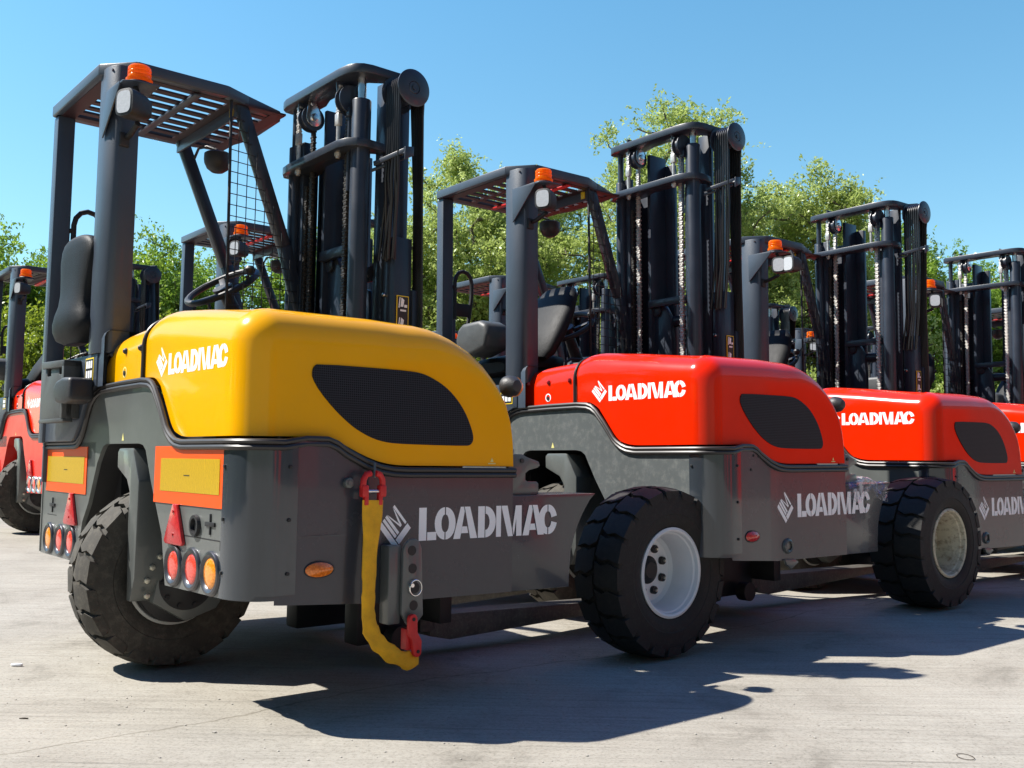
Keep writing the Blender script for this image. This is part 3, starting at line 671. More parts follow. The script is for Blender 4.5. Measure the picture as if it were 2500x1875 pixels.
def steering(mb):
    c = Vector((.63, 1.62, 1.66)); n_ = Vector((-.55, -.14, .82)).normalized(); u = (Vector((0, 1, 0)) - n_ * n_.y).normalized(); v = n_.cross(u)
    mb.tube([c + (u * cos(a) + v * sin(a)) * .175 for a in [tau * k / 36 for k in range(36)]], .0155, 10, closed=True)
    mb.cyl(c - n_ * .05, c + n_ * .0, .04, 16, .05)
    for a in (rad(90), rad(210), rad(330)): mb.bar(c - n_ * .03, c + (u * cos(a) + v * sin(a)) * .17, .03, .012, n_, .003)
    mb.cyl(c - n_ * .45, c - n_ * .03, .045, 14, .032)
    k = c + (u * cos(rad(200)) + v * sin(rad(200))) * .175
    mb.cyl(k, k + n_ * .03, .010, 10); mb.lathe([(0, .075), (.018, .072), (.026, .058), (.022, .042), (.012, .03), (0, .028)], k, 2, 16)
def levers(mb):
    for i, (x, y) in enumerate(((.25, 1.42), (.30, 1.42), (.35, 1.42))):
        mb.cyl((x, y, 1.05), (x - .02, y, 1.36), .006, 6)
    mb.tube([(.30, 1.28, 1.32), (.32, 1.28, 1.40), (.36, 1.28, 1.42), (.52, 1.28, 1.42), (.56, 1.28, 1.38)], .009, 8)
def holder(mb):
    mb.prism([(1.50, .995), (1.865, .995), (1.865, 1.07), (1.885, 1.09), (1.885, 1.19), (1.865, 1.225), (1.80, 1.225), (1.80, 1.19), (1.74, 1.19), (1.74, 1.235), (1.62, 1.235), (1.62, 1.19), (1.56, 1.19), (1.52, 1.10), (1.50, 1.06)], 0, -.085, -.060, bev=.003)
    mb.box(-.062, -.03, 1.54, 1.85, 1.01, 1.20, .004)
    mb.prism([(1.50, 1.215), (1.83, 1.225), (1.83, 1.255), (1.50, 1.245)], 0, -.10, -.03, bev=.004)
    mb.box(-.10, -.03, 1.50, 1.53, 1.00, 1.245, .004)
    mb.box(-.095, -.055, 1.50, 1.865, .985, 1.0, .002)
def holder_knob(mb):
    mb.prism([(1.30, 1.07), (1.40, 1.055), (1.50, 1.062), (1.535, 1.085), (1.54, 1.13), (1.50, 1.155), (1.42, 1.165), (1.32, 1.16)], 0, -.13, -.03, bev=.016, seg=3)

# ---- mast
def mast_rails(zt, tall):
    def f(mb):
        mb.box(.87, .905, 1.295, 1.41, .30, zt - .20, .004); mb.box(.905, 1.0, 1.385, 1.41, .30, zt - .20, .003); mb.box(.905, .935, 1.30, 1.33, .30, zt - .26, .003)
        mb.box(.915, 1.06, 1.165, 1.19, .30, zt - .07, .003); mb.box(1.05, 1.085, 1.10, 1.19, .30, zt - .12, .003); mb.box(1.0, 1.03, 1.19, 1.385, .30, zt - .22, .003)
        mb.box(1.10, 1.18, 1.18, 1.32, .28, zt - .24, .004)
        mb.box(.985, 1.012, .765, .845, .30, zt - .03, .004); mb.box(1.012, 1.10, .825, .845, .30, zt - .03, .003); mb.box(1.03, 1.09, .735, .76, .30, zt - .09, .003)
        mb.box(.915, .945, .855, .895, .30, zt - .28, .003); mb.box(1.11, 1.18, .90, 1.02, .28, zt - .24, .004)
    return f
def mast_plate(z, t):
    def f(mb):
        P = [(.93, 1.37), (.90, 1.40), (.86, 1.415), (.825, 1.41), (.80, 1.385), (.79, 1.34), (.788, .85), (.795, .79), (.812, .745), (.84, .722), (.88, .712), (1.02, .71), (1.05, .66), (1.07, .66), (1.07, .75), (.98, .78), (.925, .82), (.905, .87), (.905, 1.12), (.93, 1.2)]
        mb.prism(P, 2, z - t, z, bev=.004)
    return f
def mast_plate_mid(z, t):
    def f(mb):
        P = [(.95, 1.36), (.93, 1.40), (.87, 1.425), (.83, 1.42), (.80, 1.37), (.79, 1.30), (.785, .84), (.80, .785), (.83, .745), (.88, .735), (.98, .745), (.98, .79), (.93, .82), (.89, .87), (.89, 1.12), (.93, 1.2)]
        mb.prism(P, 2, z - t, z, bev=.003)
    return f
def chain_mesh(y, x, z0, z1, w=.030):
    def f(mb):
        n = int((z1 - z0) / .0135); dz = (z1 - z0) / n
        for i in range(n):
            z = z0 + i * dz
            if i % 2: mb.box(x - .009, x + .009, y - w * .50, y + w * .50, z, z + dz * .62, .002)
            else: mb.box(x - .0085, x + .0085, y - w * .32, y + w * .32, z - dz * .25, z + dz * .95, .0015)
        mb.box(x - .004, x + .004, y - w * .2, y + w * .2, z0, z1, 0)
    return f
def anchor(y, x, z):
    def f(mb):
        mb.box(x - .011, x + .011, y - .016, y + .016, z + .085, z + .14, .003); mb.cyl((x, y, z - .06), (x, y, z + .09), .009, 10)
        mb.cyl((x, y, z - .032), (x, y, z - .008), .019, 6); mb.cyl((x, y, z - .052), (x, y, z - .036), .014, 6)
    return f
def idler(y, x, z, R=.052):
    def f(mb):
        mb.lathe([(0, -.022), (R * 1.12, -.022), (R * 1.12, -.016), (R * .9, -.014), (R * .9, .014), (R * 1.12, .016), (R * 1.12, .022), (0, .022)], (x, y, z), 1, 32)
        mb.prism([(x - .06, z + .12), (x + .06, z + .12), (x + .045, z - .0), (x - .045, z - .0)], 1, y + .026, y + .036, bev=.003)
    return f
def idler_cap(y, x, z, R=.052):
    def f(mb):
        P = [(x + R * .78 * cos(a), z + R * .78 * sin(a)) for a in [rad(d) for d in range(-200, 21, 20)]] + [(x + .012 - .02, z + .085), (x - .03, z + .085)][:1] + [(x - .022, z + .08)]
        P = [(x + R * .80 * cos(a), z + R * .80 * sin(a)) for a in [rad(d) for d in range(-190, 11, 20)]] + [(x + .016 - .012, z + .082), (x - .014, z + .088), (x - .030, z + .078)]
        mb.prism(P, 1, y - .030, y - .024, bev=.002); mb.cyl((x, y - .042, z), (x, y - .028, z), .019, 16, bev=.002); mb.cyl((x - .012, y - .036, z + .066), (x - .012, y - .028, z + .066), .008, 10)
    return f
def cylinder_l(z):
    def f(mb): mb.cyl((.86, 1.36, .4), (.86, 1.36, z - .18), .030, 20, bev=.004); mb.cyl((.86, 1.36, z - .2), (.86, 1.36, z), .018, 14)
    return f
def cylinder_r(z, ztop, CY=.80):
    def f(mb):
        mb.cyl((.88, CY, .4), (.88, CY, z), .043, 28, bev=.006); mb.box(.835, .86, CY + .03, CY + .06, z - .07, z - .03, .003); mb.cyl((.85, CY + .05, z - .4), (.85, CY + .05, z - .01), .008, 8)
    return f
def rod_r(z, ztop, CY=.80):
    def f(mb): mb.cyl((.88, CY, z), (.88, CY, ztop), .020, 18)
    return f
def hose_wheel(zc):
    def f(mb):
        c = (1.005, 0, zc)
        mb.lathe([(0, .577), (.024, .577), (.027, .580), (.029, .577), (.076, .578), (.081, .581), (.081, .585), (.054, .588), (.054, .700), (.081, .703), (.081, .709), (0, .709)], c, 1, 48)
        mb.box(.96, 1.06, .709, .73, zc - .03, zc + .03, .004); mb.cyl((1.005, .572, zc), (1.005, .58, zc), .011, 12)
    return f
def hoses(zc, zmid):
    def f(mb):
        for k in range(7):
            y = .596 + .0155 * k; r = .0066; R = .062; yb = .640 + .0095 * k
            pts = [(.96 + .02 * sin(k * 1.7), y + .05 + .004 * sin(k * 3), 1.70), (.955 + .006 * sin(k * 2.1), y + .02, 1.95), (.945 - .014 * (k % 3) / 2, y + .004 * sin(k * 5), zmid - .18), (.943, y, zmid), (.943, y, zc - .03)]
            pts += [(1.005 - R * cos(a), y, zc + R * sin(a)) for a in [rad(d) for d in range(0, 181, 15)]]
            pts += [(1.075, y * .6 + yb * .4, zc - .1), (1.098, yb, 2.0), (1.108, yb, 1.5), (1.112, yb, 1.0)]
            mb.tube(pts, r, 7)
    return f
def hose_clamp(z):
    def f(mb):
        mb.bar((.90, .72, z - .035), (.955, .565, z), .010, .022, (0, 0, 1), .003); mb.bar((.90, .74, z - .06), (.985, .600, z - .015), .010, .014, (0, 0, 1), .003); mb.prism([(.945, z - .045), (.99, z - .02), (.99, z + .02), (.945, z + .012)], 1, .548, .556, bev=.002)
        mb.cyl((.955, .552, z - .012), (.955, .72, z - .012), .007, 8)
    return f
def hose_cover(mb):
    mb.prism([(.98, .752), (.98, .700), (.99, .676), (1.075, .672), (1.075, .752)], 2, .9, 1.805, bev=.003); mb.box(1.075, 1.125, .66, .74, .9, 1.58, .003)
def cover_stud(mb): mb.cyl((.966, .730, 1.555), (.981, .730, 1.555), .010, 12, bev=.002)
def warn_label(mb): mb.box(1.0, 1.062, .6690, .6710, 1.385, 1.55, 0)
def warn_marks(mb, zs):
    for z in (zs,):
        for P in ([(.93, z + .02), (.935, z + .06), (.95, z + .05), (.945, z + .02)], [(.92, z + .015), (.925, z + .06), (.93, z + .06), (.926, z + .015)], [(.95, z + .03), (.965, z + .03), (.965, z + .018), (.95, z + .018)], [(.93, z), (.96, z), (.96, z + .008), (.93, z + .008)]):
            mb.face([(x + .088, .6672, zz + .01) for x, zz in P])
def cross_low(mb): mb.box(.90, .93, .845, 1.18, 1.755, 1.80, .003)
def boom(mb):
    mb.cyl((1.0, .86, 1.67), (1.0, 1.26, 1.67), .034, 20); mb.prism([(1.09, .9), (1.04, 1.1), (1.035, 1.55), (1.05, 1.70), (1.09, 1.77), (1.15, 1.79), (1.21, 1.74), (1.23, 1.6), (1.23, .9)], 0, .945, .985, bev=.01)
    mb.prism([(.86, .9), (.90, 1.60), (.97, 1.62), (1.02, .9)], 0, 1.0, 1.03, bev=.01); mb.cyl((.93, 1.14, 1.735), (.945, 1.14, 1.735), .030, 18, bev=.003)
def forks(y):
    def f(mb):
        mb.prism([(1.18, .19), (1.30, .185), (2.52, .155), (2.55, .12), (1.28, .075), (1.17, .10)], 1, y - .065, y + .065, bev=.004); mb.box(1.12, 1.20, y - .065, y + .065, .12, .75, .004)
    return f
def carriage(mb):
    mb.box(1.10, 1.16, .45, 1.55, .18, .30, .004); mb.box(1.10, 1.15, .45, 1.55, .55, .65, .004); mb.box(.80, 1.1, .60, .70, .10, .35, .01); mb.box(.80, 1.1, 1.1, 1.2, .10, .35, .01)
    mb.cyl((.95, .50, .13), (.95, .56, .13), .05, 18)

def forklift(name, loc, rot, hood='yellow', chassis='chassis', tall=False, label='', group='truck mounted forklifts parked in rows', panels=False, bolts='blackplastic', rim='rim_white', seat='up', far=0, marker='marker_red', tubehole=False, brace='brace_red', second_lamp=False, clean=True, film=False):
    T = empty(name, loc, rot); tag(T, label, 'forklift', group)
    # chassis
    ch = part('chassis', T, 'dark', body_block)
    part('rear_plate', T, chassis, rear_plate); part('side_arm', T, 'chassis_shaded' if chassis != 'chassis_red' else chassis, right_side, key='side_arm_r', label='right side arm carrying the lettering'); part('side_arm', T, chassis, left_side, key='side_arm_l')
    if far < 2:
        part('wheel_arch', T, 'dark' if chassis != 'chassis_red' else 'chassis_red', wheel_well)
        cs = part('corner_panel', T, 'corner' if chassis != 'chassis_red' else 'chassis_red', corner_strip)
        if far == 0: part('screw', cs, 'dark', strip_screws)
        lg = part('wheel_leg', T, 'chassis', wheel_leg)
        for bi, (bx, bz) in enumerate(LEG_BOLTS):
            part('bolt', lg, 'zinc', leg_bolt(bx, bz), key='legbolt%d' % bi)
        part('hub_motor', T, 'dark', hub_motor)
        if hood == 'yellow' or True:
            part('hitch_bracket', T, 'chassis', lambda mb: mb.prism([(1.13, .873), (1.17, .873), (1.195, .862), (1.255, .845), (1.262, .830), (1.25, .822), (1.205, .812), (1.187, .80), (1.187, .775), (1.20, .768), (1.245, .768), (1.255, .76), (1.256, .718), (1.10, .718), (1.10, .85), (1.115, .868)], 1, .03, .045, bev=.002))
            part('hinge', T, 'blackplastic', lambda mb: mb.cyl((1.166, .024, .848), (1.166, .046, .848), .009, 12))
    # hood
    h = part('hood', T, hood, hood_main, ang=50); sp_ = part('side_cover', T, hood, hood_small, ang=50)
    part('seam', h, 'seal', lambda mb: seam(mb, .874, -.004, .0)); part('seam', sp_, 'seal', lambda mb: seam(mb, 1.327, -.105 + .09, .10, .12), key='seam2')
    part('seal', T, 'seal', lambda mb: seal(mb, .004)); part('seal', T, 'seal', lambda mb: seal(mb, -.014), key='seal2')
    gm = part('grille', h, 'grille', lambda mb: mb.prism(smooth_poly(GRILLE), 1, .0015, .02, bev=0), ang=60)
    for bi, by in enumerate((1.25, 1.084, .918)):
        part('bolt', sp_, bolts, lambda mb: mb.lathe([(0, -.012), (.006, -.011), (.011, -.006), (.013, .001)], (.012, by, 1.257), 0, 16), key='hoodbolt%d' % bi)
    part('lock', sp_, 'dark', lambda mb: mb.cyl((.008, 1.087, 1.170), (.012, 1.087, 1.170), .010, 14)); part('lock_ring', sp_, 'sticker_cream' if hood == 'yellow' else 'white', lambda mb: mb.lathe([(.016, -.0006), (.022, -.0006)], (.012, 1.087, 1.174), 0, 24))
    if not panels: part('bolt', h, bolts, lambda mb: mb.lathe([(0, -.012), (.006, -.011), (.011, -.006), (.013, .001)], (.012, .13, 1.175), 0, 16), key='hoodbolt2')
    def lg1(mb):
        logo(mb, (.012, .632, 1.137), (0, -1, -.004), (0, 0, 1), .50, .076, (-1, 0, 0)); emblem(mb, (.012, .752, 1.190), (.012, .693, 1.131), (.012, .703, 1.243), (-1, 0, 0))
    part('lettering', h, 'white', lg1, ang=10)
    def lg2(mb):
        logo(mb, (.671, 0, .566), (1, 0, -.0), (0, 0, 1), .655, .114, (0, -1, 0)); emblem(mb, (.506, 0, .620), (.575, 0, .540), (.568, 0, .692), (0, -1, 0))
    sd = part('lettering', T, 'white', lg2, key='lettering_side', ang=10)
    if far < 2:
        part('warning_label', T, 'sticker_cream', lambda mb: mb.face([(-.001, 1.025, .905), (-.001, 1.049, .905), (-.001, 1.037, .935)]), key='w1')
        part('warning_label', h, 'sticker_cream' , lambda mb: (mb.face([(.99, .0045, .842), (1.006, .0045, .842), (.998, .0045, .858)]), mb.face([(.98, .0045, .834), (1.016, .0045, .834), (1.016, .0045, .838), (.98, .0045, .838)])), key='w2')
        mk = part('marker_lamp', T, 'blackplastic', lambda mb: mb.prism([(.268 + .055 * cos(a), .495 + .027 * sin(a)) for a in [tau * k / 24 for k in range(24)]], 1, -.036, -.02, bev=.002))
        part('lens', mk, marker, lambda mb: mb.grid([[Vector((.266 + .050 * s * cos(a), -.037 - .012 * (1 - s * s), .495 + .023 * s * sin(a))) for a in [tau * k / 24 for k in range(24)]] for s in (1, .8, .5, .2, .01)], close_u=True), key='mklens')
        tl = part('turn_lamp', h, 'blackplastic', lambda mb: mb.lathe([(0, -.055), (.022, -.05), (.038, -.03), (.043, 0), (.040, .012), (.0, .012)], (1.135, .075, 1.135), 1, 24))
        part('lens', tl, 'marker_amber', lambda mb: mb.lathe([(.041, .0), (.039, .020), (.030, .032), (0, .036)], (1.150, .075, 1.135), 0, 24), key='turnlens')
    # wheels
    for wy, wx, sc, flip in ((.115, 2.012, 1, 1), (1.985, 2.012, 1, -1), (1.10, .21, .95, 1)):
        if far == 2 and wx > 1: continue
        if rim == 'rim_rust' and wx > 1: wx += .025; wy += -.045 if wy < 1 else .045
        w = part('wheel', T, 'dark', lambda mb: mb.lathe([(0, .05), (.16, .05)], (0, 0, 0), 1, 24), key='wheelhub'); w.location = (wx, wy, .372 if sc == 1 else .378)
        w.scale = (sc, sc * flip * (1.22 if rim == 'rim_rust' and wx > 1 else 1), sc); w.rotation_euler = (0, .13 * wy, 0)
        part('tyre', w, 'rubber_dusty' if (wx < 1 or wy > 1) else 'rubber', lambda mb: tyre_mesh(mb), ang=28)
        rm = rim if wx > 1 else ('rim_grey')
        r_ = part('rim', w, rm, lambda mb: rim_mesh(mb), ang=30)
        hc = part('hub', w, 'dark', lambda mb: hubcap_mesh(mb)); 
        if far == 0: part('nut', hc, 'zinc', lambda mb: nuts_mesh(mb))
    # rear lamps
    if far < 2:
        for i, (y, z, c) in enumerate(((.476, .479, 'lens_red'), (.322, .480, 'lens_red'), (.172, .480, 'lens_amber'), (1.953, .470, 'lens_amber'), (1.787, .472, 'lens_red'), (1.633, .474, 'lens_red'))):
            b_ = part('tail_lamp', T, 'bezel' if chassis != 'chassis_red' else 'chrome', lambda mb: lamp_bezel(mb, y, z, .073), key='bezel%d' % i)
            part('lens', b_, c, lambda mb: lamp_lens(mb, y, z), key='lens%d' % i)
        part('reflector_triangle', T, 'redplastic', lambda mb: triangle(mb, .466, .549, .686, .165), key='tri1'); part('reflector_triangle', T, 'redplastic', lambda mb: triangle(mb, 1.632, .547, .684, .172), key='tri2')
        if chassis != 'chassis_red':
            part('chain_slot', T, 'dark', lambda mb: cross_shape(mb, .190, .633, .072), key='cross1'); part('chain_slot', T, 'dark', lambda mb: cross_shape(mb, 1.923, .621, .076), key='cross2')
            part('tube_socket', T, 'dark', lambda mb: mb.lathe([(.022, -.001), (.024, -.012), (.034, -.012), (.036, -.001), (.028, .0), (0, -.0012)], (0, .302, .623), 0, 28))
            part('hatch_line', T, 'dark', lambda mb: (mb.box(-.0008, .001, .115, .57, .583, .5865, 0), mb.box(-.0008, .001, .112, .115, .555, .5865, 0), mb.box(-.0008, .001, 1.86, 2.0, .575, .578, 0)))
    if panels:
        for y0, y1, z0, z1, k in ((.104, .684, .685, .882, 'a'), (1.455, 2.037, .683, .882, 'b')):
            pb = part('marker_board', T, 'orange_refl', lambda mb: mb.box(-.0035, -.0005, y0, y1, z0, z1, 0), key='mb' + k)
            part('reflective_sheet', pb, 'retro', lambda mb: mb.box(-.0050, -.0036, y0 + .022 if k == 'a' else y0 + .03, y1 - .062 if k == 'a' else y1 - .02, z0 + .042, z1 - .042, 0), key='rs' + k)
            part('print', pb, 'sticker_black', lambda mb: mb.box(-.0054, -.0051, (y0 + y1) / 2 - .03, (y0 + y1) / 2 + .02, (z0 + z1) / 2 - .002, (z0 + z1) / 2 + .002, 0), key='pr' + k)
    # cab
    part('rear_post', T, 'cab', rear_posts_r, label='thick right rear cab post'); part('rear_post', T, 'cab', rear_posts_l, key='post_l')
    rf = part('roof', T, 'cab', roof_frame, ang=45); part('roof_grid', rf, 'maroon', roof_plate); part('roof_beam', rf, 'cab', roof_beam); part('roof_brace', rf, brace, roof_brace)
    if far == 0: part('label', rf, 'sticker_yellow', roof_label)
    part('front_pillar', T, 'mast', front_pillar(1.31, 1.33, 1.34), key='fp1'); part('front_pillar', T, 'mast', front_pillar(1.99, 1.97, 1.97), key='fp2')
    part('window_mesh', T, 'dark', side_mesh); part('cab_panel', T, 'cab', cab_panel); part('console', T, 'dark', cab_floor)
    br = part('lamp_bracket', T, 'cab', bracket); part('arm', br, 'dark', lamp_arm)
    be = part('beacon', T, 'dark', beacon_base); part('lens', be, 'beacon', beacon_lens, key='beaconlens')
    def swing(o, px, py, a):
        c, s_ = cos(a), sin(a); o.rotation_euler = (0, 0, a); o.location = (px - c * px + s_ * py, py - s_ * px - c * py, 0)
    wl = part('work_lamp', T, 'blackplastic', work_lamp(), key='wl1'); swing(wl, .0, 1.085, rad(24)); part('lens', wl, 'lampwhite', work_lens(), key='wlens1')
    if second_lamp:
        wl = part('work_lamp', T, 'blackplastic', work_lamp(.02, -.085), key='wl2'); part('lens', wl, 'lampwhite', work_lens(.02, -.085), key='wlens2')
    if far < 2:
        part('mirror', T, 'blackplastic', mirror); part('grab_handle', T, 'dark', grab_handle)
        st = part('steering_wheel', T, 'blackplastic', steering)
        if seat == 'up':
            part('seat', T, 'seat', seat_back, key='seat_up', ang=60)
            hd = part('box_holder', T, 'holder', holder); part('latch', hd, 'blackplastic', holder_knob)
        else:
            s_ = part('seat', T, 'seat', seat_base, key='seat_b', ang=60); part('backrest', s_, 'seat', seat_fold, key='seat_f', ang=60); part('armrest', T, 'holder', armrest, ang=60)
        part('lever', T, 'dark', levers)
        st_ = part('instruction_label', T, 'sticker_yellow', lambda mb: mb.box(-.0315, -.0305, 1.337, 1.440, 1.150, 1.248, 0)); part('print', st_, 'sticker_black', lambda mb: mb.box(-.0322, -.0316, 1.342, 1.435, 1.155, 1.243, 0), key='ilp')
        part('pictogram', st_, 'white', lambda mb: [mb.box(-.0330, -.0323, y, y + .020, z, z + .030, 0) for y in (1.350, 1.378, 1.406) for z in (1.165, 1.205)], key='ilw')
    # mast
    zt = 2.775 if tall else 2.548; zm = 2.485 if tall else 2.225; zp = 2.685 if tall else 2.44; zi = 2.678 if tall else 2.433; k = 'T' if tall else 'S'; dy = .06 if tall else 0
    ms = part('mast', T, 'mast', mast_rails(zt, tall), key='mast' + k)
    part('top_crosshead', ms, 'mast', mast_plate(zt, .040), key='tp' + k); part('crosshead', ms, 'mast', mast_plate_mid(zm, .036), key='mp' + k); part('crosshead', ms, 'mast', cross_low, key='lowx')
    part('chain', ms, 'chain', chain_mesh(1.255, .82, zm + .13, zt - .05), key='c1' + k); part('chain', ms, 'chain', chain_mesh(.897, .823, zm + .13, zt - .05), key='c2' + k)
    if far < 2:
        part('chain_anchor', ms, 'chain', anchor(1.255, .82, zm), key='a1' + k); part('chain_anchor', ms, 'chain', anchor(.897, .823, zm), key='a2' + k)
        lc = 'chain' if tall else 'chain_dark'
        part('chain', ms, 'chain_dark', chain_mesh(1.285, .885, 1.25, zi - .3, .030), key='c3' + k); part('chain', ms, lc, chain_mesh(1.235, .885, 1.25, zi, .034), key='c4' + k); part('chain', ms, lc, chain_mesh(.875, .86, 1.25, zi, .034), key='c5' + k)
        i1 = part('chain_pulley', ms, 'mast', idler(1.216, .86, zi), key='i1' + k); part('cap', i1, 'chrome', idler_cap(1.216, .86, zi), key='ic' + k)
        part('chain_pulley', ms, 'mast', idler(.865, .86, zi - .01, .058), key='i2' + k)
    part('lift_cylinder', ms, 'mast', cylinder_l(zt - .04), key='cl' + k); cy_ = part('lift_cylinder', ms, 'mast', cylinder_r(zt - .108 if tall else 2.413, zt), key='cr' + k); part('rod', cy_, 'chrome', rod_r(zt - .108 if tall else 2.405, zt - .04), key='rod' + k)
    hw = part('hose_pulley', ms, 'mast', hose_wheel(zp), key='hp' + k); part('hose', ms, 'hose', hoses(zp, zm), key='ho' + k)
    if far < 2: part('hose_clamp', ms, 'mast', hose_clamp(2.42 if tall else 2.15), key='hc' + k)
    cv = part('hose_cover', ms, 'mast', hose_cover); part('stud', cv, 'chrome', cover_stud)
    if far < 2:
        wl_ = part('warning_label', cv, 'sticker_yellow', warn_label, key='wlab'); part('print', wl_, 'sticker_black', lambda mb: mb.box(1.004, 1.058, .6680, .6688, 1.389, 1.546, 0), key='wlp'); part('pictogram', wl_, 'white', lambda mb: warn_marks(mb, 1.385), key='wlm'); part('pictogram', wl_, 'white', lambda mb: warn_marks(mb, 1.472), key='wlm2')
    part('tilt_boom', T, 'mast', boom); part('fork', T, 'fork', forks(.68), key='fork1'); part('fork', T, 'fork', forks(1.38), key='fork2'); part('fork_carriage', T, 'dark', carriage)
    return T

def R3(yaw, pi_=0, ro=0): return (rad(ro), rad(pi_), rad(yaw))
def org(ax, ay, yaw):   # truck origin from the position of its roof corner
    c, s = cos(rad(yaw)), sin(rad(yaw)); return (ax - (c * -.04 - s * 1.355), ay - (s * -.04 + c * 1.355))
ROWG = 'red forklifts lined up beside the yellow one'
F1 = forklift('forklift', (-.829, 2.972, 0), R3(40.33, -.02, .06), hood='yellow', panels=True, rim='rim_white', marker='marker_amber', brace='cab', tubehole=True,
              label='yellow hooded forklift with orange marker boards, in the foreground', group='truck mounted forklifts parked in the yard')
G = 'truck mounted forklifts parked in the yard'
F2 = forklift('forklift', (.888, 4.35, .019), R3(39.31, -.69, -.23), hood='red', bolts='redplastic', chassis='chassis_dirty', tall=True, rim='rim_rust', seat='fold', label='red hooded forklift with tall mast directly right of the yellow one', group=G)
F3 = forklift('forklift', (2.524, 5.789, -.030), R3(37.92, -.57, .12), hood='red', tall=True, rim='rim_rust', seat='fold', second_lamp=True, label='red hooded forklift with two work lamps, third in the front row', group=G)
F4 = forklift('forklift', (4.234, 7.234, -.015), R3(40.08, .1, .09), hood='red', tall=True, rim='rim_rust', seat='fold', far=1, label='red hooded forklift fourth in the front row, cut by the right edge of the photo', group=G)
x, y = org(5.04, 9.72, 40); F5 = forklift('forklift', (x, y, -.02), R3(40), hood='red', tall=True, seat='fold', far=1, label='grey cab forklift at the far right, behind the fourth mast', group=G)
x, y = org(-2.16, 7.01, 40); A2 = forklift('forklift', (x, y, .08), R3(40), hood='red', seat='fold', far=1, label='forklift whose cab and amber beacon show through the cab mesh of the yellow one', group=G)
x, y = org(-.2, 8.8, 40); B2 = forklift('forklift', (x, y, .05), R3(40), hood='red', seat='fold', far=1, label='forklift with red roof brace seen through the cab of the first red one', group=G)
x, y = org(1.66, 10.07, 40); C2 = forklift('forklift', (x, y, 0), R3(40), hood='red', seat='fold', far=1, label='forklift mostly hidden between the first and second red hoods', group=G)
x, y = org(3.37, 11.62, 40); D2 = forklift('forklift', (x, y, 0), R3(40), hood='red', seat='fold', far=1, label='small distant forklift behind the mesh of the third front-row cab', group=G)
x, y = org(-4.70, 8.99, 40); L3 = forklift('forklift', (x, y, .12), R3(40), hood='red', chassis='chassis_red', bolts='dark', seat='fold', far=1, rim='rim_grey', label='forklift with red chassis and red hood at the left edge', group=G)
x, y = org(-.95, 12.6, 40); M3 = forklift('forklift', (x, y, .05), R3(40), hood='red', seat='fold', far=2, label='farthest forklift, only its mast chains showing beside the first red cab', group=G)

# ------------------------------------------------------------------ ground
from mathutils import Euler
def w_of(T, p): return Euler(T.rotation_euler).to_matrix() @ Vector(p) + Vector(T.location)
CT = []
for T in (F1, F2, F3, F4, F5, A2, B2, C2, D2, L3, M3):
    for p in ((.21, 1.10, .024), (2.012, .115, 0), (2.012, 1.985, 0)): CT.append(w_of(T, p))
CT.append(Vector((-.2, 2.2, .012))); CT.append(Vector((1.5, 2.4, 0))); CT.append(Vector((-2, 2, .02)))
for p in ((-30, 30, .1), (30, 30, .0), (30, -10, 0), (-30, -10, 0)): CT.append(Vector(p))
def gz(x, y):
    s = w = 0
    for p in CT:
        d = (p.x - x) ** 2 + (p.y - y) ** 2 + .02; k = d ** -1.4; s += k * p.z; w += k
    return s / w
xs = [-900, -300, -100, -50] + [-30 + 2 * i for i in range(10)] + [-10 + .25 * i for i in range(80)] + [10 + 2 * i for i in range(11)] + [50, 100, 300, 900]
ys = [-60, -20, -8, -4, -2] + [0 + .25 * i for i in range(66)] + [16.5 + 1.5 * i for i in range(12)] + [50, 100, 300, 1200]
def ground_mesh(mb): mb.grid([[Vector((x_, y_, gz(x_, y_))) for x_ in xs] for y_ in ys])
gnd = part('ground', None, 'concrete', ground_mesh, key=False, ang=180); tag(gnd, kind='structure')

# slab joint: a thin tar filled gap
# ------------------------------------------------------------------ strap, link bar and shackles on the yellow truck
def in1(p): return w_of(F1, p)
LB = part('link_bar', F1, 'chassis', lambda mb: mb.prism([(.560, .335), (.562, .545), (.572, .568), (.590, .580), (.610, .581), (.628, .570), (.637, .548), (.648, .325), (.622, .296), (.585, .296)], 1, -.070, -.055, bev=.003), key=False)
for i, (x_, z_) in enumerate(((.596, .542), (.600, .482), (.607, .359))):
    part('hole', LB, 'dark', lambda mb: mb.cyl((x_, -.0715, z_), (x_, -.069, z_), .0165, 22), key=False)
part('socket', LB, 'dark', lambda mb: mb.cyl((.608, -.076, .418), (.608, -.069, .418), .018, 18), key=False)
part('ring', LB, 'chrome', lambda mb: (mb.tube([(.608 + .024 * cos(a), -.080, .418 + .026 * sin(a)) for a in [tau * k / 28 for k in range(28)]], .0022, 6, closed=True), mb.cyl((.590, -.088, .428), (.590, -.070, .428), .007, 8)), key=False)
part('mount', F1, 'chassis', lambda mb: (mb.box(.515, .565, -.055, .0, .30, .56, .006), mb.box(.40, .55, -.0, .03, .56, .60, .003)), key=False)
part('lifting_eye', F1, 'chassis', lambda mb: (mb.cyl((.372, -.032, .768), (.372, -.0, .768), .017, 18, bev=.003), mb.cyl((.372, -.036, .768), (.372, -.030, .768), .009, 10)), key=False)
ST = empty('lifting_strap', (0, 0, 0)); tag(ST, 'yellow webbing sleeve hanging from a red shackle on the yellow forklift', 'strap')
ST.location = F1.location; ST.rotation_euler = F1.rotation_euler
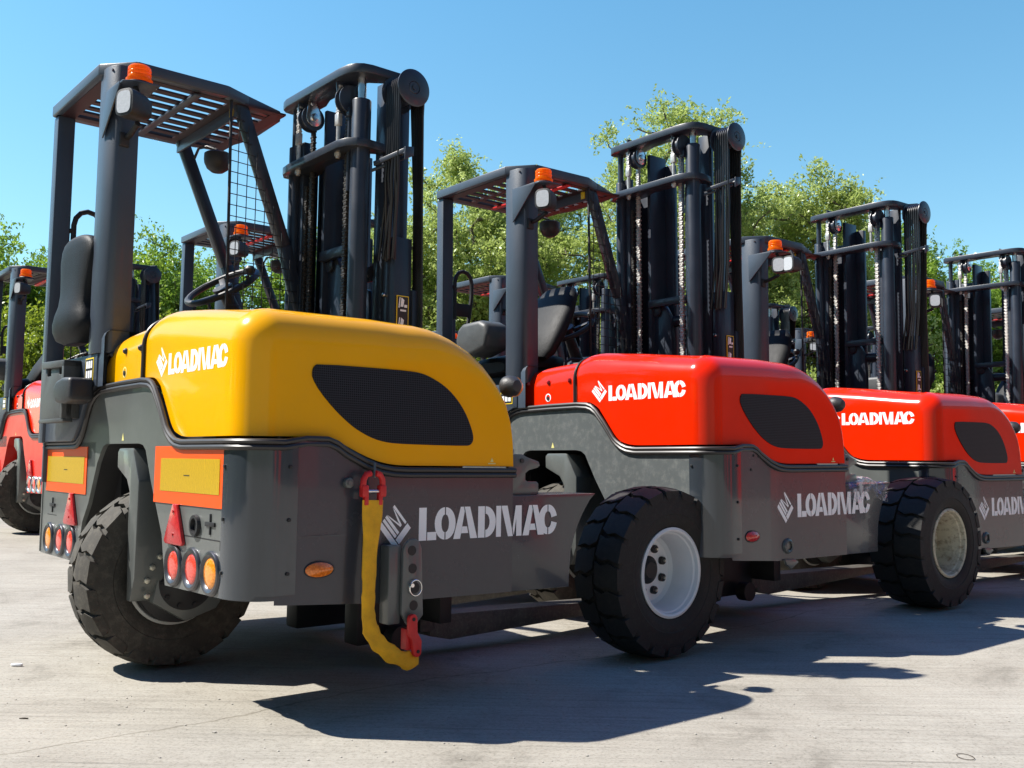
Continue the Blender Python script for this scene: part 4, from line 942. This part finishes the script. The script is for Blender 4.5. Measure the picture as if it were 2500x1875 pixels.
def strap_mesh(mb):
    pts = [((.450, -.050, .712), .038, .011), ((.449, -.050, .66), .037, .012), ((.446, -.052, .60), .030, .013), ((.441, -.054, .55), .026, .015), ((.439, -.055, .50), .025, .014), ((.438, -.056, .45), .025, .016), ((.437, -.057, .40), .024, .013), ((.437, -.058, .36), .021, .017), ((.440, -.060, .325), .026, .014),
           ((.445, -.062, .295), .028, .016), ((.458, -.066, .268), .024, .017), ((.474, -.070, .246), .030, .014), ((.495, -.074, .228), .023, .019), ((.520, -.078, .208), .029, .014), ((.545, -.080, .196), .023, .018), ((.570, -.080, .186), .027, .015), ((.592, -.078, .180), .030, .012), ((.612, -.075, .184), .026, .010), ((.618, -.072, .20), .012, .008)]
    rows = []; n = len(pts); sg = 16
    P = [Vector(p[0]) for p in pts]
    # subdivide
    rnd = random.Random(4)
    for i in range(n - 1):
        for s in range(3):
            t = s / 3; c = P[i].lerp(P[i + 1], t); tg = (P[min(n - 1, i + 1)] - P[max(0, i - 1)]).normalized().lerp((P[min(n - 1, i + 2)] - P[i]).normalized(), t).normalized()
            w_ = pts[i][1] * (1 - t) + pts[i + 1][1] * t; h_ = pts[i][2] * (1 - t) + pts[i + 1][2] * t
            side = Vector((0, -1, 0)).cross(tg).normalized(); nn = tg.cross(side).normalized()
            row = []
            for k in range(sg):
                a = tau * k / sg; q = 1 + (.22 * sin(3 * a + i * 1.3) + .06 * rnd.uniform(-1, 1)) * min(1, i / 5)
                h_ *= 1 if k else .62
                row.append(c + side * w_ * 1.06 * cos(a) * (1 if i < 3 else (1 + .08 * sin(2.2 * i))) + nn * h_ * q * math.copysign(abs(sin(a)) ** .8, sin(a)))
            rows.append(row)
    mb.grid(rows, close_u=True); mb.face([tuple(v) for v in rows[0]]); mb.face([tuple(v) for v in rows[-1]])
part('sleeve', ST, 'strap', strap_mesh, key=False, ang=60)
def shackle_top(mb):
    for sx in (-1, 1):
        mb.tube([(.450 + sx * .010, -.048, .800), (.450 + sx * .026, -.048, .796), (.450 + sx * .036, -.048, .78), (.450 + sx * .038, -.048, .755), (.450 + sx * .034, -.048, .735)], .0105, 10)
        mb.box(.450 + sx * .034 - .013, .450 + sx * .034 + .013, -.062, -.036, .722, .762, .006); mb.box(.450 + sx * .027 - .008, .450 + sx * .027 + .008, -.058, -.04, .695, .735, .004)
tp = part('shackle', ST, 'strap_red', shackle_top, key=False)
part('pin', tp, 'chrome', lambda mb: mb.cyl((.425, -.048, .741), (.475, -.048, .741), .007, 12), key=False)
part('hook_rod', ST, 'chassis', lambda mb: mb.bar((.466, -.03, .835), (.458, -.045, .785), .009, .009), key=False)
def shackle_low(mb):
    mb.prism([(.590 + .017 * cos(a), .318 + .017 * sin(a)) for a in [rad(d) for d in range(0, 181, 20)]] + [(.574, .270), (.586, .250), (.592, .215)] + [(.609 + .016 * cos(a), .208 + .016 * sin(a)) for a in [rad(d) for d in range(180, 361, 20)]] + [(.626, .245), (.608, .275)], 1, -.098, -.080, bev=.004)
    mb.box(.574, .600, -.080, -.045, .215, .285, .004)
lw = part('shackle', ST, 'strap_red', shackle_low, key=False)
part('pin', lw, 'dark', lambda mb: (mb.cyl((.590, -.101, .318), (.590, -.095, .318), .006, 10), mb.cyl((.610, -.101, .211), (.610, -.095, .211), .006, 10)), key=False)

def stub(mb):
    mb.lathe([(.020, -.006), (.026, -.010), (.034, -.006), (.038, .004)], (.585, -.004, .432), 1, 20); mb.cyl((.585, -.004, .432), (.585, .002, .432), .021, 18)
    mb.prism([(.545, .372), (.63, .368), (.66, .352), (.60, .322), (.56, .345)], 1, -.012, .004, bev=.004)
part('torn_corner', F2, 'chassis', stub, key=False, label='bent lower corner of the side arm')
part('torn_corner', F3, 'chassis', stub, key=False)
part('weld_line', F1, 'corner', lambda mb: (mb.box(.175, .36, -.0365, -.0355, .600, .6015, 0), mb.box(.52, .95, -.0012, .0, .716, .7175, 0), mb.box(.44, .4412, -.0065, -.0045, .375, .60, 0)), key=False)
for bx, bz in ((.30, .865), (.345, .862), (.275, .80)): part('screw', F2, 'dark', lambda mb: mb.cyl((bx, side_y(bx) - .004, bz), (bx, side_y(bx), bz), .006, 10), key=False)
# torn plastic film on the arm of the second truck
def film_mesh(mb):
    rnd = random.Random(8); rows = []
    for i in range(44):
        t = i / 43; row = []
        for j in range(30):
            s = j / 29
            x_ = 1.11 + .36 * t
            if s < .5: y_ = .18 - .36 * s; z_ = .726 + .030 * sin(pi * t) * (1 - s) + .012 * sin(9 * t + 7 * s) * (1 - abs(2 * s - .8))
            else: y_ = -.004 - .010 * abs(sin(8 * t)) ; z_ = .732 - .11 * (s - .5) * 2 * (.25 + .75 * abs(sin(4.2 * t + .7)))
            row.append(Vector((x_ + .003 * rnd.uniform(-1, 1), y_ - .004 - .003 * abs(rnd.uniform(-1, 1)), z_ + .0035 * rnd.uniform(-1, 1))))
        rows.append(row)
    mb.grid(rows)
fl = part('plastic_film', None, 'film', film_mesh, key=False, ang=180); fl.location = F2.location; fl.rotation_euler = F2.rotation_euler
tag(fl, 'crumpled clear plastic wrap lying on the side arm of the first red forklift', 'plastic wrap')

# ------------------------------------------------------------------ litter on the slab
def gpt(u, v, z=0.0):
    d = FW + RT * ((u - 1250) / F_PX) - UP * ((v - 937.5) / F_PX); t = (z - CH) / d.z; return Vector((0, 0, CH)) + d * t
p = gpt(40, 1643); tag(part('litter', None, 'white', lambda mb: mb.prism([(-.022, -.006), (-.014, .008), (.012, .009), (.024, .002), (.018, -.008), (-.010, -.010)], 2, 0, .010, bev=.003), key=False), 'small white scrap lying on the concrete at the left', 'litter').location = (p.x, p.y, gz(p.x, p.y) + .001)
p = gpt(2357, 1852); rg = part('wire_ring', None, 'twig', lambda mb: mb.tube([(.022 * cos(a), .030 * sin(a), .002) for a in [tau * k / 30 for k in range(30)]], .0010, 6, closed=True), key=False); rg.location = (p.x, p.y, gz(p.x, p.y) + .001); tag(rg, 'thin wire ring lying on the concrete at the lower right', 'ring')
p = gpt(57, 1774); tw = part('twig', None, 'twig', lambda mb: mb.prism([(-.013, -.003), (0, .004), (.014, .001), (.012, -.003), (0, -.001)], 2, 0, .003, bev=0), key=False); tw.location = (p.x, p.y, gz(p.x, p.y) + .001); tag(tw, 'dark leaf scrap on the concrete below the white scrap', 'leaf scrap')
rnd = random.Random(11)
def pebbles(mb):
    for i in range(420):
        if i < 150: u, v = rnd.gauss(1440, 90), rnd.gauss(1595, 22)
        else: u, v = rnd.uniform(0, 2500), 1560 + 315 * rnd.random() ** .8
        q = gpt(u, v); s = rnd.uniform(.0012, .0042) * (1.6 if rnd.random() < .08 else 1)
        b = bmesh.new(); bmesh.ops.create_icosphere(b, subdivisions=1, radius=s)
        for vv in b.verts: vv.co.x *= rnd.uniform(.6, 1.5); vv.co.z *= .6
        bmesh.ops.translate(b, vec=(q.x, q.y, gz(q.x, q.y) + s * .3), verts=b.verts); mb.add(b)
gr = part('grit', None, 'stone', pebbles, key=False); tag(gr, 'loose grit and crumbs scattered over the concrete slab', 'grit', kind='stuff')

# ------------------------------------------------------------------ parked car glimpsed behind the left truck
def car_body(mb):
    rows = []
    prof = [(-2.1, .55), (-2.15, .85), (-2.0, 1.05), (-1.2, 1.12), (-.55, 1.50), (.9, 1.55), (1.5, 1.15), (2.1, 1.0), (2.15, .6), (1.9, .38), (-1.9, .38)]
    mb.prism(prof, 1, -.85, .85, bev=.12, seg=4)
car = empty('parked_car', (-4.75, 15.2, .12), (0, 0, rad(-12))); tag(car, 'silver car parked behind the row, just visible above the left red hood', 'car')
part('body', car, 'silver_car', car_body, key=False, ang=50)
part('side_window', car, 'glass_dark', lambda mb: (mb.prism([(-.95, 1.13), (-.48, 1.42), (.86, 1.46), (1.28, 1.17)], 1, -.862, -.852, bev=.01)), key=False)
part('windscreen', car, 'glass_dark', lambda mb: mb.bar((-1.16, 0, 1.17), (-.60, 0, 1.50), 1.4, .012, (0, 0, 1)), key=False)
for x_ in (-1.35, 1.35):
    w = part('wheel', car, 'rubber', lambda mb: mb.lathe([(0, -.1), (.24, -.1), (.31, -.08), (.33, 0), (.31, .08), (.24, .1), (0, .1)], (0, 0, 0), 1, 32), key='carwheel'); w.location = (x_, -.80, .33)
    part('rim', w, 'rim_grey', lambda mb: mb.lathe([(0, -.11), (.19, -.112), (.21, -.10)], (0, 0, 0), 1, 24), key='carrim')

# ------------------------------------------------------------------ trees
import numpy as np
def quads_mesh(name, C, A, B, mat):
    """one lens-shaped leaf per row of C (centre), A (half length), B (half width)"""
    n = len(C); V = np.empty((n, 4, 3), np.float32); V[:, 0] = C - A; V[:, 1] = C - A * .1 + B; V[:, 2] = C + A; V[:, 3] = C - A * .1 - B
    me = bpy.data.meshes.new(name); me.vertices.add(n * 4); me.vertices.foreach_set('co', V.ravel())
    me.loops.add(n * 4); me.loops.foreach_set('vertex_index', np.arange(n * 4, dtype=np.int32)); me.polygons.add(n)
    me.polygons.foreach_set('loop_start', np.arange(0, n * 4, 4, dtype=np.int32)); me.update(calc_edges=True); me.materials.append(MATS[mat]); return me
def make_tree(seed, H, R_, base, nleaf, lsz, leafmat, tr=.16, clumps=260, blossom=0, spray=.34, droop=.0, nt_=1):
    g = np.random.default_rng(seed)
    # lumpy crown envelope: a few overlapping boughs
    nb = 13; az = g.uniform(0, tau, nb); rr_ = R_ * g.uniform(.15, .62, nb); cz = base + (H - base) * g.uniform(.22, .80, nb) * (1 - .25 * (rr_ / R_))
    bc = np.stack([rr_ * np.cos(az), rr_ * np.sin(az), cz], 1); br = (H - base) * g.uniform(.13, .24, nb) + R_ * .10
    bc = np.vstack([bc, [[g.normal(0, .1), 0, H - (H - base) * .20]]]); br = np.append(br, (H - base) * .19)
    pts = []
    while len(pts) < clumps:
        k = g.integers(0, len(bc)); d = g.normal(0, 1, 3); d /= np.linalg.norm(d); r = br[k] * g.uniform(.25, 1.0) ** .5
        p = bc[k] + d * r * np.array([1, 1, .95])
        if p[2] > base * .55 and p[2] < H and math.hypot(p[0], p[1]) < R_ * 1.05: pts.append(p)
    pts = np.array(pts); root = np.array([0, 0, -.3])
    nodes = []; par = []; 
    for m in range(nt_):
        ox, oy = g.normal(0, .22, 2) * (nt_ > 1)
        prev = -1
        for k in range(9):
            t = k / 8; nodes.append(np.array([ox + .25 * R_ * .3 * math.sin(2 * t + seed + m * 2) * t + ox * 1.6 * t, oy + .1 * R_ * math.sin(3 * t + seed * 2) * t + oy * 1.6 * t, -.3 + t * (base + (H - base) * .45 + .3)])); par.append(prev); prev = len(nodes) - 1
    order = np.argsort(np.linalg.norm(pts - np.array([0, 0, base + (H - base) * .3]), axis=1))
    for i in order:
        p = pts[i]; A_ = np.array(nodes); dv = p - A_; dist = np.linalg.norm(dv, axis=1)
        cost = dist + np.where(dv[:, 2] < .0, 1.6 * -dv[:, 2], 0) + .18 * np.linalg.norm(A_ - np.array([0, 0, base]), axis=1)
        b = int(np.argmin(cost)); L = dist[b]; m = max(1, int(L / .35)); a0 = nodes[b]; prev = b
        for k in range(1, m + 1):
            t = k / m; q = a0 + (p - a0) * t + g.normal(0, .05, 3) * (k < m) + np.array([0, 0, .16 * L * math.sin(pi * t) * .5])
            nodes.append(q); par.append(prev); prev = len(nodes) - 1
    A_ = np.array(nodes); w = np.zeros(len(A_)); ch = np.zeros(len(A_), int)
    for i in range(len(A_) - 1, -1, -1):
        if ch[i] == 0: w[i] = 1
        if par[i] >= 0: w[par[i]] += w[i]; ch[par[i]] += 1
    rad_ = tr * (w / w.max()) ** .46; rad_ = np.maximum(rad_, .007)
    # limbs as 4-sided tapered segments
    V, Fc = [], []
    for i in range(len(A_)):
        j = par[i]
        if j < 0: continue
        a, b = A_[j], A_[i]; d = b - a; L = np.linalg.norm(d)
        if L < 1e-4: continue
        d = d / L; u = np.cross(d, [.3, .9, .1]); u /= np.linalg.norm(u); v = np.cross(d, u); sg = 7 if rad_[i] > .05 else 4; o = len(V)
        for c, r in ((a - d * rad_[i] * .3, rad_[i] * 1.12 if rad_[j] > 2 * rad_[i] else min(rad_[j], rad_[i] * 1.5)), (b, rad_[i])):
            for k in range(sg): an = tau * k / sg; V.append(c + (u * math.cos(an) + v * math.sin(an)) * r)
        for k in range(sg): Fc.append((o + k, o + (k + 1) % sg, o + sg + (k + 1) % sg, o + sg + k))
    tm = bpy.data.meshes.new('trunk'); tm.from_pydata([tuple(x) for x in V], [], Fc); tm.materials.append(MATS['bark'])
    for p_ in tm.polygons: p_.use_smooth = True
    # leaf sprays: short drooping shoots around every clump point, plus some along the limbs
    dens = .35 + np.clip(np.sin(pts[:, 0] * 1.7 + seed) * np.sin(pts[:, 2] * 1.5 + seed * 2) * np.sin(pts[:, 1] * 1.6 + seed * 3) * 1.4 + .75, .18, 1.6)
    per = 9; ns = nleaf // per; idx = g.choice(len(pts), ns, p=dens / dens.sum())
    st = pts[idx] + g.normal(0, .20, (ns, 3)) * spray / .34; dr = g.normal(0, 1, (ns, 3)); dr[:, 2] = dr[:, 2] * .7 + .25 - droop; dr /= np.linalg.norm(dr, axis=1)[:, None]
    ln = g.uniform(.3, 1.3, ns) * spray
    t = (np.arange(per) + .5) / per
    C = st[:, None, :] + dr[:, None, :] * (ln[:, None] * t[None, :])[..., None] + g.normal(0, lsz * .6, (ns, per, 3)); C[:, :, 2] -= .10 * spray * t[None, :] ** 2
    C = C.reshape(-1, 3); n = len(C); a = g.normal(0, 1, (n, 3)) + np.repeat(dr, per, axis=0) * .8; a /= np.linalg.norm(a, axis=1)[:, None]
    b = np.cross(a, g.normal(0, 1, (n, 3))); b /= np.linalg.norm(b, axis=1)[:, None]; sc = lsz * g.uniform(.6, 1.3, n)[:, None]
    me = quads_mesh('crown', C, a * sc, b * sc * .42, leafmat)
    mbl = None
    if blossom:
        kk = g.choice(len(pts), blossom, p=None); cs = []
        for i in kk:
            p = pts[i] + np.array([g.normal(0, .12), g.normal(0, .12), .1]); an = g.uniform(0, tau, 60); r_ = .10 * np.sqrt(g.uniform(0, 1, 60))
            cs.append(p + np.stack([r_ * np.cos(an), r_ * np.sin(an), .03 - r_ * .4 + g.uniform(-.01, .01, 60)], 1))
        cs = np.vstack(cs); m = len(cs); a = g.normal(0, 1, (m, 3)); a[:, 2] *= .4; a /= np.linalg.norm(a, axis=1)[:, None]; b = np.cross(a, [0, 0, 1.0]); mbl = quads_mesh('blossom', cs, a * .013, b * .013, 'blossom')
    return tm, me, mbl
def place_tree(name, meshes, loc, rz, sc, label, cat, group):
    T = empty(name, loc, (0, 0, rz)); T.scale = (sc[0], sc[0], sc[1]); tag(T, label, cat, group)
    for n_, me in zip(('trunk', 'crown', 'blossom'), meshes):
        if me: o = bpy.data.objects.new(n_, me); COL.objects.link(o); o.parent = T
    return T
def at(u, d):     # point on the ground below pixel column u at depth d
    v = FW + RT * ((u - 1250) / F_PX); k = d / v.y; return v.x * k
def hgt(v_, d, u=1250):      # height of pixel row v_ at depth d
    q = FW + RT * ((u - 1250) / F_PX) - UP * ((v_ - 937.5) / F_PX); return CH + q.z * d / q.y
TG = 'trees behind the yard'
TR = [ # u, depth, top row, radius, leaf material, kind, label
    (1110, 30, 365, 3.5, 'leaf_willow', 'loose pale tree behind the first red cab, left of the masts'),
    (1310, 33, 385, 3.2, 'leaf_willow', 'pale tree just right of the first red cab roof'),
    (1600, 29, 232, 3.1, 'leaf_willow', 'tallest tree, rising above the first red mast'),
    (1800, 33, 395, 3.2, 'leaf_willow', 'tree directly right of the first red mast'),
    (2005, 29, 378, 3.5, 'leaf_willow', 'broad rounded tree behind the second red mast'),
    (2195, 34, 520, 2.6, 'leaf_green', 'thin sparse tree behind the pulley of the second red mast'),
    (2440, 36, 640, 3.0, 'leaf_green', 'low airy tree at the right edge'),
    (20, 26, 545, 2.2, 'leaf_green', 'dense bright tree at the left edge'),
    (195, 29, 585, 2.2, 'leaf_green', 'tree seen through the rear window of the yellow forklift cab'),
    (360, 27, 560, 2.3, 'leaf_green', 'tree right of the thick cab post of the yellow forklift'),
    (520, 30, 610, 2.4, 'leaf_green', 'tree behind the window mesh of the yellow forklift'),
    (760, 32, 560, 2.6, 'leaf_green', 'tree behind the mast of the yellow forklift'),
    (960, 31, 520, 2.2, 'leaf_willow', 'tree between the yellow mast and the first red cab'),
]
for i, (u, d, tv, r_, lm, lb) in enumerate(TR):
    H = hgt(tv, d, u); big = H > 8
    ms = make_tree(100 + i * 7, H, r_, .20 * H if big else .10 * H, 120000 if big else 80000, .060, lm, tr=.20 if big else .12, clumps=420, nt_=2 if big else 1)
    place_tree('tree', ms, (at(u, d), d, -.05), i * 1.1, (1, 1), lb, 'tree', TG)
SH = [(-4.3, 16.6, 3.05, 1.5, 3), (-6.3, 16.8, 3.3, 1.6, 3), (-2.9, 17.6, 2.7, 1.5, 2), (-1.0, 20, 3.2, 1.9, 1), (-8.6, 17.5, 3.4, 1.7, 1)]
SL = ['elder bush with cream flower heads between the left cab and the yellow one', 'flowering elder bush behind the cab at the left edge', 'flowering elder bush seen through the steering wheel of the yellow forklift', 'green bush behind the mast of the yellow forklift', 'green bush beyond the left edge truck']
for i, (x_, y_, H, r_, bn) in enumerate(SH):
    ms = make_tree(300 + i, H, r_, .1, 50000, .045, 'leaf_elder', tr=.05, clumps=170, spray=.26, blossom=26 * bn)
    place_tree('elder_bush', ms, (x_, y_, .05), i, (1, 1), SL[i], 'bush', 'bushes behind the yard')
BL = ['low bush at the back, left of the first red cab', 'low bush at the back below the first red mast', 'low bush at the back between the red masts', 'low bush at the back right of the second red mast', 'low bush at the back near the right edge', 'dark low bush behind the far right cab']
for i, (x_, y_, H, r_) in enumerate(((-.1, 24, 3.4, 2.4), (2.9, 25, 3.6, 2.6), (6.2, 25, 3.4, 2.6), (9.0, 25.5, 3.6, 2.6), (11.9, 26, 3.2, 2.6), (15.0, 27, 3.4, 2.8))):
    ms = make_tree(400 + i, H, r_, .1, 30000, .065, 'leaf_green' if i % 2 else 'leaf_willow', tr=.07, clumps=170)
    place_tree('bush', ms, (x_, y_, -.05), i * 2.0, (1, 1), BL[i], 'bush', 'bushes behind the yard')

# ------------------------------------------------------------------ dark building added out of frame to darken reflections in the shaded hood sides
paint('blocker_dark', (.035, .04, .045), .6, var=.1, scale=1)
wh = empty('reflection_blocker', (24, -6, 0)); tag(wh, 'dark block added out of frame, darkening reflections in the shaded hood sides', 'reflection_blocker')
part('wall', wh, 'blocker_dark', lambda mb: (mb.box(0, 12, -26, 24, -.3, 6.5, .02), [mb.box(-.05, .0, y_, y_ + .12, 0, 6.4, 0) for y_ in range(-25, 24, 1)]), key=False)
part('roof', wh, 'blocker_dark', lambda mb: mb.prism([(-26.4, 6.5), (24.4, 6.5), (-1, 8.6)], 0, -.3, 12.3, bev=0), key=False)
for y_ in (-18, -8, 2, 12): part('red_panel', wh, 'chassis_red', lambda mb: mb.box(-.08, -.05, y_, y_ + 4.2, .0, 4.4, .01), key=False)  # red panels added to give red patches in the reflections

g_ = np.random.default_rng(5); n_ = 60000  # leaf mass added out of frame to darken reflections in the rear faces
C_ = np.stack([g_.uniform(-15.5, -13.5, n_), g_.uniform(-12, 13, n_), 4.2 * g_.uniform(0, 1, n_) ** .8], 1); C_[:, 2] += .5 * np.sin(C_[:, 1] * 1.3) * (C_[:, 2] > 2)
a_ = g_.normal(0, 1, (n_, 3)); a_ /= np.linalg.norm(a_, axis=1)[:, None]; b_ = np.cross(a_, g_.normal(0, 1, (n_, 3))); b_ /= np.linalg.norm(b_, axis=1)[:, None]
hd = bpy.data.objects.new('hedge', quads_mesh('hedge', C_, a_ * .12, b_ * .06, 'leaf_green')); COL.objects.link(hd); tag(hd, 'leaf mass added out of frame at left, darkening rear face reflections', kind='stuff')
